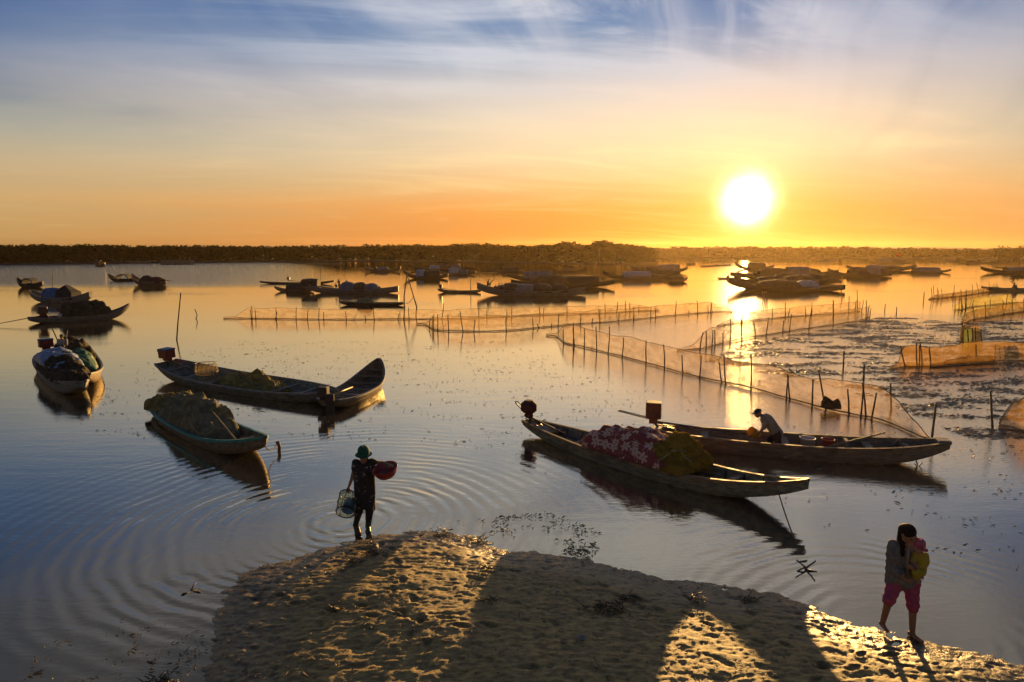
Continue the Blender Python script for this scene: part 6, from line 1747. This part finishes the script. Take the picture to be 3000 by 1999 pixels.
# ---- people of the middle distance
def far_person(label, px, ytop, ybase, Y, pose, top_m, bottom_m, face=(-1, -.3, 0), s_vox=.028, hat=None):
    base = PD(px, ybase, Y); top = PD(px, ytop, Y)
    h = (top - base).length
    root = T(empty('person', base), label, 'person')
    full = h if pose == 'stand' else h / .56
    s = full / 1.6
    f = Vector(face); f.z = 0; f.normalize(); r_ = Vector((f.y, -f.x, 0))
    V = lambda x, y, z: (r_ * x + f * y + Vector((0, 0, z))) * s
    dz_ = 0 if pose == 'stand' else -.70
    lean = .25 if pose == 'crouch' else .06
    pel, ch, nk, hd = V(0, 0, .86 + dz_), V(0, lean * .7, 1.22 + dz_), V(0, lean, 1.36 + dz_), V(0, lean + .05, 1.50 + dz_)
    M = frame(f - Vector((0, 0, .2)), (0, 0, 1))
    pr = [limb(pel, ch, .12 * s, .13 * s, .05 * s), limb(ch, nk, .09 * s, .05 * s, .03 * s), limb(nk, hd, .05 * s, .05 * s)] + head_prims(hd, M, s)
    cl = [limb(pel, ch, .15 * s, .155 * s, .05 * s)]
    lg = []
    for sx in (-1, 1):
        sh, el, wr = V(.17 * sx, lean * .8, 1.28 + dz_), V(.24 * sx, lean + .08, 1.03 + dz_), V(.16 * sx, lean + .30, .95 + dz_)
        pr += [limb(sh, el, .05 * s, .04 * s), limb(el, wr, .038 * s, .028 * s)] + hand_prims(wr, el, (0, 0, -1), tuple(-r_ * sx), .8, s)
        cl += [limb(sh, sh.lerp(el, .8), .068 * s, .06 * s), limb(V(.07 * sx, 0, .9 + dz_), sh, .09 * s, .09 * s, .05 * s)]
        hp = V(.09 * sx, 0, .84 + dz_)
        if pose == 'stand': kn, an = V(.10 * sx, .04, .46), V(.10 * sx, 0, .08)
        else: kn, an = V(.16 * sx, .38, .34 + .70 + dz_), V(.13 * sx, .30, .06 + .70 + dz_ - .02)
        pr += [limb(hp, kn, .085 * s, .058 * s, .03 * s), limb(kn, an, .055 * s, .036 * s), limb(an, an + f * .13 * s + Vector((0, 0, -.03 * s)), .036 * s, .03 * s)]
        lg += [limb(hp, kn, .105 * s, .08 * s, .03 * s), limb(kn, an, .075 * s, .062 * s)]
    bd = sdf_mesh('body', pr, s_vox * max(.6, s), SKIN, root, .02)
    sdf_mesh('top', cl, s_vox * max(.6, s), top_m, bd, .03)
    sdf_mesh('trousers', lg, s_vox * max(.6, s), bottom_m, bd, .03)
    mb = MB()
    if hat == 'cone':
        mb.lathe([(.24 * s, .02 * s), (.10 * s, .12 * s), (.001, .19 * s), (.001, .18 * s), (.10 * s, .105 * s), (.23 * s, .01 * s)], 16, Matrix.Translation(hd), closed=True); mb.build('conical_hat', M_bamboo_pale, bd)
    else:
        mb.ell(hd + Vector((0, 0, .03 * s)) - f * .015 * s, (.088 * s, .095 * s, .088 * s), 12, 8); mb.build('hair', HAIR, bd)
    return root, s, V
pE = (BF.matrix_world @ Vector((-.52 * HF.L / 2, 0, 0)))
far_person('man in maroon jacket sitting by the motor of the long brush boat', 122, 908, 945, pE.y, 'crouch', C_purple, C_dark, (.4, 1, 0))
pD = (BE.matrix_world @ Vector((-.02 * HE.L / 2, 0, 0)))
rt, s_, V_ = far_person('woman in cream blouse sitting in the yellow sided boat holding an upright stick', 187, 980, 1030, pD.y, 'sit', C_cream, C_dark, (.1, -1, 0), .02)
a_ = PD(191, 1012, pD.y - .35); b2 = PD(197, 968, pD.y - .2)
mb = MB(); mb.tube([a_, b2], [.025, .02], 6); T(mb.build('stick', M_bamboo), 'dark upright stick held by the woman in the cream blouse', 'stick')
def boat_at(key): 
    k = [x for x in FB if key in x][0]; return FB[k]
bt = boat_at('standing child')
far_person('child standing at the stern of the three tarp sampan', 994, 818, 846, bt[4].y, 'stand', C_grey, C_dark, (-.6, -1, 0))
far_person('small child sitting beside the standing one on the three tarp sampan', 984, 830, 843, bt[4].y - .2, 'sit', C_white, C_dark, (.6, -1, 0))
far_person('person looking over the humped tarps of the three tarp sampan', 1016, 820, 832, bt[4].y + .9, 'sit', C_dark, C_dark, (-.4, -1, 0))
bt = boat_at('family on its stern')
rt, s_, V_ = far_person('person sitting high on the stern of the family sampan with a raised pole', 1429, 819, 838, bt[2].y + .1, 'sit', C_dark, C_dark, (1, -.2, 0))
mb = MB(); mb.tube([PD(1434, 832, bt[2].y - .1), PD(1453, 813, bt[2].y - .1)], [.05, .04], 5); T(mb.build('pole', M_bamboo), 'pole raised by the person on the stern of the family sampan', 'pole')
far_person('child in pale shirt, left of two sitting on the family sampan', 1463, 830, 850, bt[4].y - .3, 'sit', C_cream, C_dark, (-.2, -1, 0))
far_person('child in grey shirt, right of two sitting on the family sampan', 1471, 829, 850, bt[4].y - .3, 'sit', C_grey, C_dark, (.2, -1, 0))
far_person('crouching person in maroon, left of the two children on the family sampan', 1450, 834, 850, bt[4].y + .3, 'crouch', C_purple, C_dark, (.5, -1, 0))
bt = boat_at('seated paddler left of the raft')
far_person('paddler sitting in the thin canoe in the sun glare', 2130, 803, 816, bt[4].y, 'crouch', C_dark, C_dark, (1, -.2, 0))
bt = boat_at('long canoe with a paddler')
far_person('paddler crouching in the long canoe behind the yellow netting', 2977, 829, 850, bt[4].y, 'crouch', C_dark, C_dark, (-1, -.1, 0))
mb = MB(); mb.tube([PD(2960, 824, bt[4].y - .3), PD(2974, 836, bt[4].y - .3), PD(2982, 846, bt[4].y - .3)], [.04, .045, .06], 5); T(mb.build('paddle', M_bamboo), 'paddle held across by the paddler behind the yellow netting', 'paddle')
bt = boat_at('crouching helmsman')
far_person('helmsman crouching in the small motor boat at the right edge', 2984, 803, 812, bt[4].y, 'crouch', C_dark, C_dark, (-1, -.1, 0))
bt = boat_at('two right hand') if any('two right hand' in x for x in FB) else None
bt = boat_at('brown roofed barge') if False else boat_at('wide dark barge')
far_person('person sitting on the right end of the wide dark barge', 1770, 808, 822, bt[4].y, 'crouch', C_dark, C_dark, (-1, -.1, 0))
bt = boat_at('long brown roof behind')
far_person('person sitting on the bow of the sampan with the long brown roof', 2665, 778, 787, bt[4].y, 'sit', C_dark, C_dark, (-1, -.1, 0))

# ------------------------------------------------------------------ litter on the sand
def clump(name, label, cat, x, y, w_m, n, ln, m, seed, hz=.05):
    rs = random.Random(seed); c = P(x, y, .15); z = sand_z(c.x, c.y) if SS is not None else 0
    z = max(z, -.02); V, Fc = [], []
    mb = MB()
    for _ in range(n):
        a = rs.uniform(0, 6.28); r_ = w_m * math.sqrt(rs.random())
        p = Vector((r_ * math.cos(a), r_ * math.sin(a) * .6, rs.uniform(0, hz))); d = rs.uniform(0, 6.28)
        q_ = p + Vector((math.cos(d), math.sin(d), rs.uniform(-.1, .5))) * ln * rs.uniform(.5, 1.3); mid = p.lerp(q_, .5) + Vector((rs.uniform(-.02, .02), rs.uniform(-.02, .02), rs.uniform(0, .03)))
        t = ln * rs.uniform(.05, .11); mb.tube([p, mid, q_], [t, t * .9, t * .3], 4)
    o = mb.build(name, m); o.location = (c.x, c.y, z + .005); return T(o, label, cat)
clump('seaweed_clump', 'wide black seaweed clump in the green shade on the sand', 'seaweed', 1772, 1780, .30, 70, .12, m_weed, 1, .05)
clump('seaweed_clump', 'long dark seaweed strip on the sand below the wading woman', 'seaweed', 1092, 1612, .14, 26, .12, m_weed, 2, .03)
clump('seaweed_clump', 'dark seaweed tuft left of the long strip on the sand', 'seaweed', 1040, 1640, .14, 26, .10, m_weed, 3, .03)
clump('seaweed_clump', 'reddish weed tuft at the sunlit top of the sand', 'seaweed', 1424, 1664, .13, 28, .09, m_weed, 4, .06)
clump('seaweed_clump', 'dark weed lump on the edge between sunlit and shaded sand', 'seaweed', 1430, 1770, .12, 30, .08, m_weed, 5, .05)
clump('seaweed_clump', 'dark weed heap at the waterline right of the wading woman', 'seaweed', 1295, 1542, .20, 40, .10, m_weed, 6, .05)
clump('seaweed_clump', 'floating dark weed heap off the tip of the sand', 'seaweed', 1400, 1562, .20, 40, .09, m_weed, 7, .05)
clump('seaweed_clump', 'spiky weed raft floating between the sand and the flowered cloth boat', 'seaweed', 1702, 1592, .34, 60, .10, m_weed, 8, .06)
clump('seaweed_clump', 'weed tuft on the sand in front of the lone anchor', 'seaweed', 2190, 1742, .15, 26, .10, m_weed, 9, .04)
clump('seaweed_clump', 'weed at the left foot of the sunlit sand stripe', 'seaweed', 2042, 1748, .14, 26, .10, m_weed, 10, .04)
clump('seaweed_clump', 'muddy weed heap at the bottom left corner of the sand', 'seaweed', 470, 1968, .22, 60, .10, m_weed, 11, .05)
clump('seaweed_clump', 'dark weed just left of the shaded sand stripe edge', 'seaweed', 1850, 1746, .16, 22, .12, m_weed, 12, .03)
clump('twig', 'forked brown twig standing on the left half of the sand', 'twig', 990, 1786, .05, 7, .16, M_bamboo, 13, .05)
clump('twig', 'thin dark twig lying in the water left of the sand', 'twig', 560, 1708, .04, 3, .22, M_bamboo, 14, .01)
M_shell = mat('shell', (0.38, 0.33, 0.25), None, 20, .5, .001)
c = P(1702, 1884, .16); z = sand_z(c.x, c.y)
mb = MB(); mb.lathe([(.001, .0), (.045, .012), (.062, .036), (.060, .038), (.040, .018), (.001, .008)], 16, None, 1.0, .7)
o = mb.build('shell', M_shell); o.location = (c.x, c.y, z + .01); o.rotation_euler = (R(25), R(10), .4); T(o, 'pale open shell lying on the shaded sand', 'shell')

# scattered flakes of shell, leaf and weed on the sand
rs = np.random.default_rng(77)
lx_, ly_ = rs.uniform(-6.2, 7.5, 5200), rs.uniform(7.2, 12.6, 5200)
lz_, ls_ = sand_height(lx_[:, None], ly_[:, None]); lz_, ls_ = lz_[:, 0], ls_[:, 0]
dn = fbm(lx_ * .8, ly_ * 1.2, 91, 3); ok = (lz_ > .004) & ((dn > .05) | (ls_ < .35))
V, Fc = [], []
for x, y, z in zip(lx_[ok][:1500], ly_[ok][:1500], lz_[ok][:1500]):
    a = rs.uniform(0, 6.28); L_ = .022 * math.exp(rs.normal(0, .55)); wd = L_ * rs.uniform(.18, .6); o_ = len(V)
    for u, v, k in ((-1, 0, .004), (0, 1, .012), (1, 0, .006), (0, -1, .010)):
        V.append((x + math.cos(a) * u * L_ - math.sin(a) * v * wd, y + math.sin(a) * u * L_ + math.cos(a) * v * wd, z + k + rs.uniform(0, .01)))
    Fc.append((o_, o_ + 3, o_ + 2, o_ + 1))
me = bpy.data.meshes.new('sand_litter'); me.from_pydata(V, [], Fc); me.update()
T(link_mesh('sand_litter', me, m_weed, smooth=False), 'tiny dark flakes of weed and shell strewn over the sand', 'litter', kind='stuff')
# ------------------------------------------------------------------ evening haze over the lagoon
mh, nt, out = new_mat('evening haze')
pv_ = nt.node('ShaderNodeVolumePrincipled')
pv_.inputs['Color'].default_value = (1.0, 0.72, 0.38, 1); pv_.inputs['Density'].default_value = 0.00008; pv_.inputs['Anisotropy'].default_value = 0.72
nt.l.new(pv_.outputs[0], out.inputs['Volume'])
mb = MB(); mb.box((100, 590, 6.5), (3000, 1300, 19.0))
T(mb.build('haze', mh, smooth=False), kind='stuff')
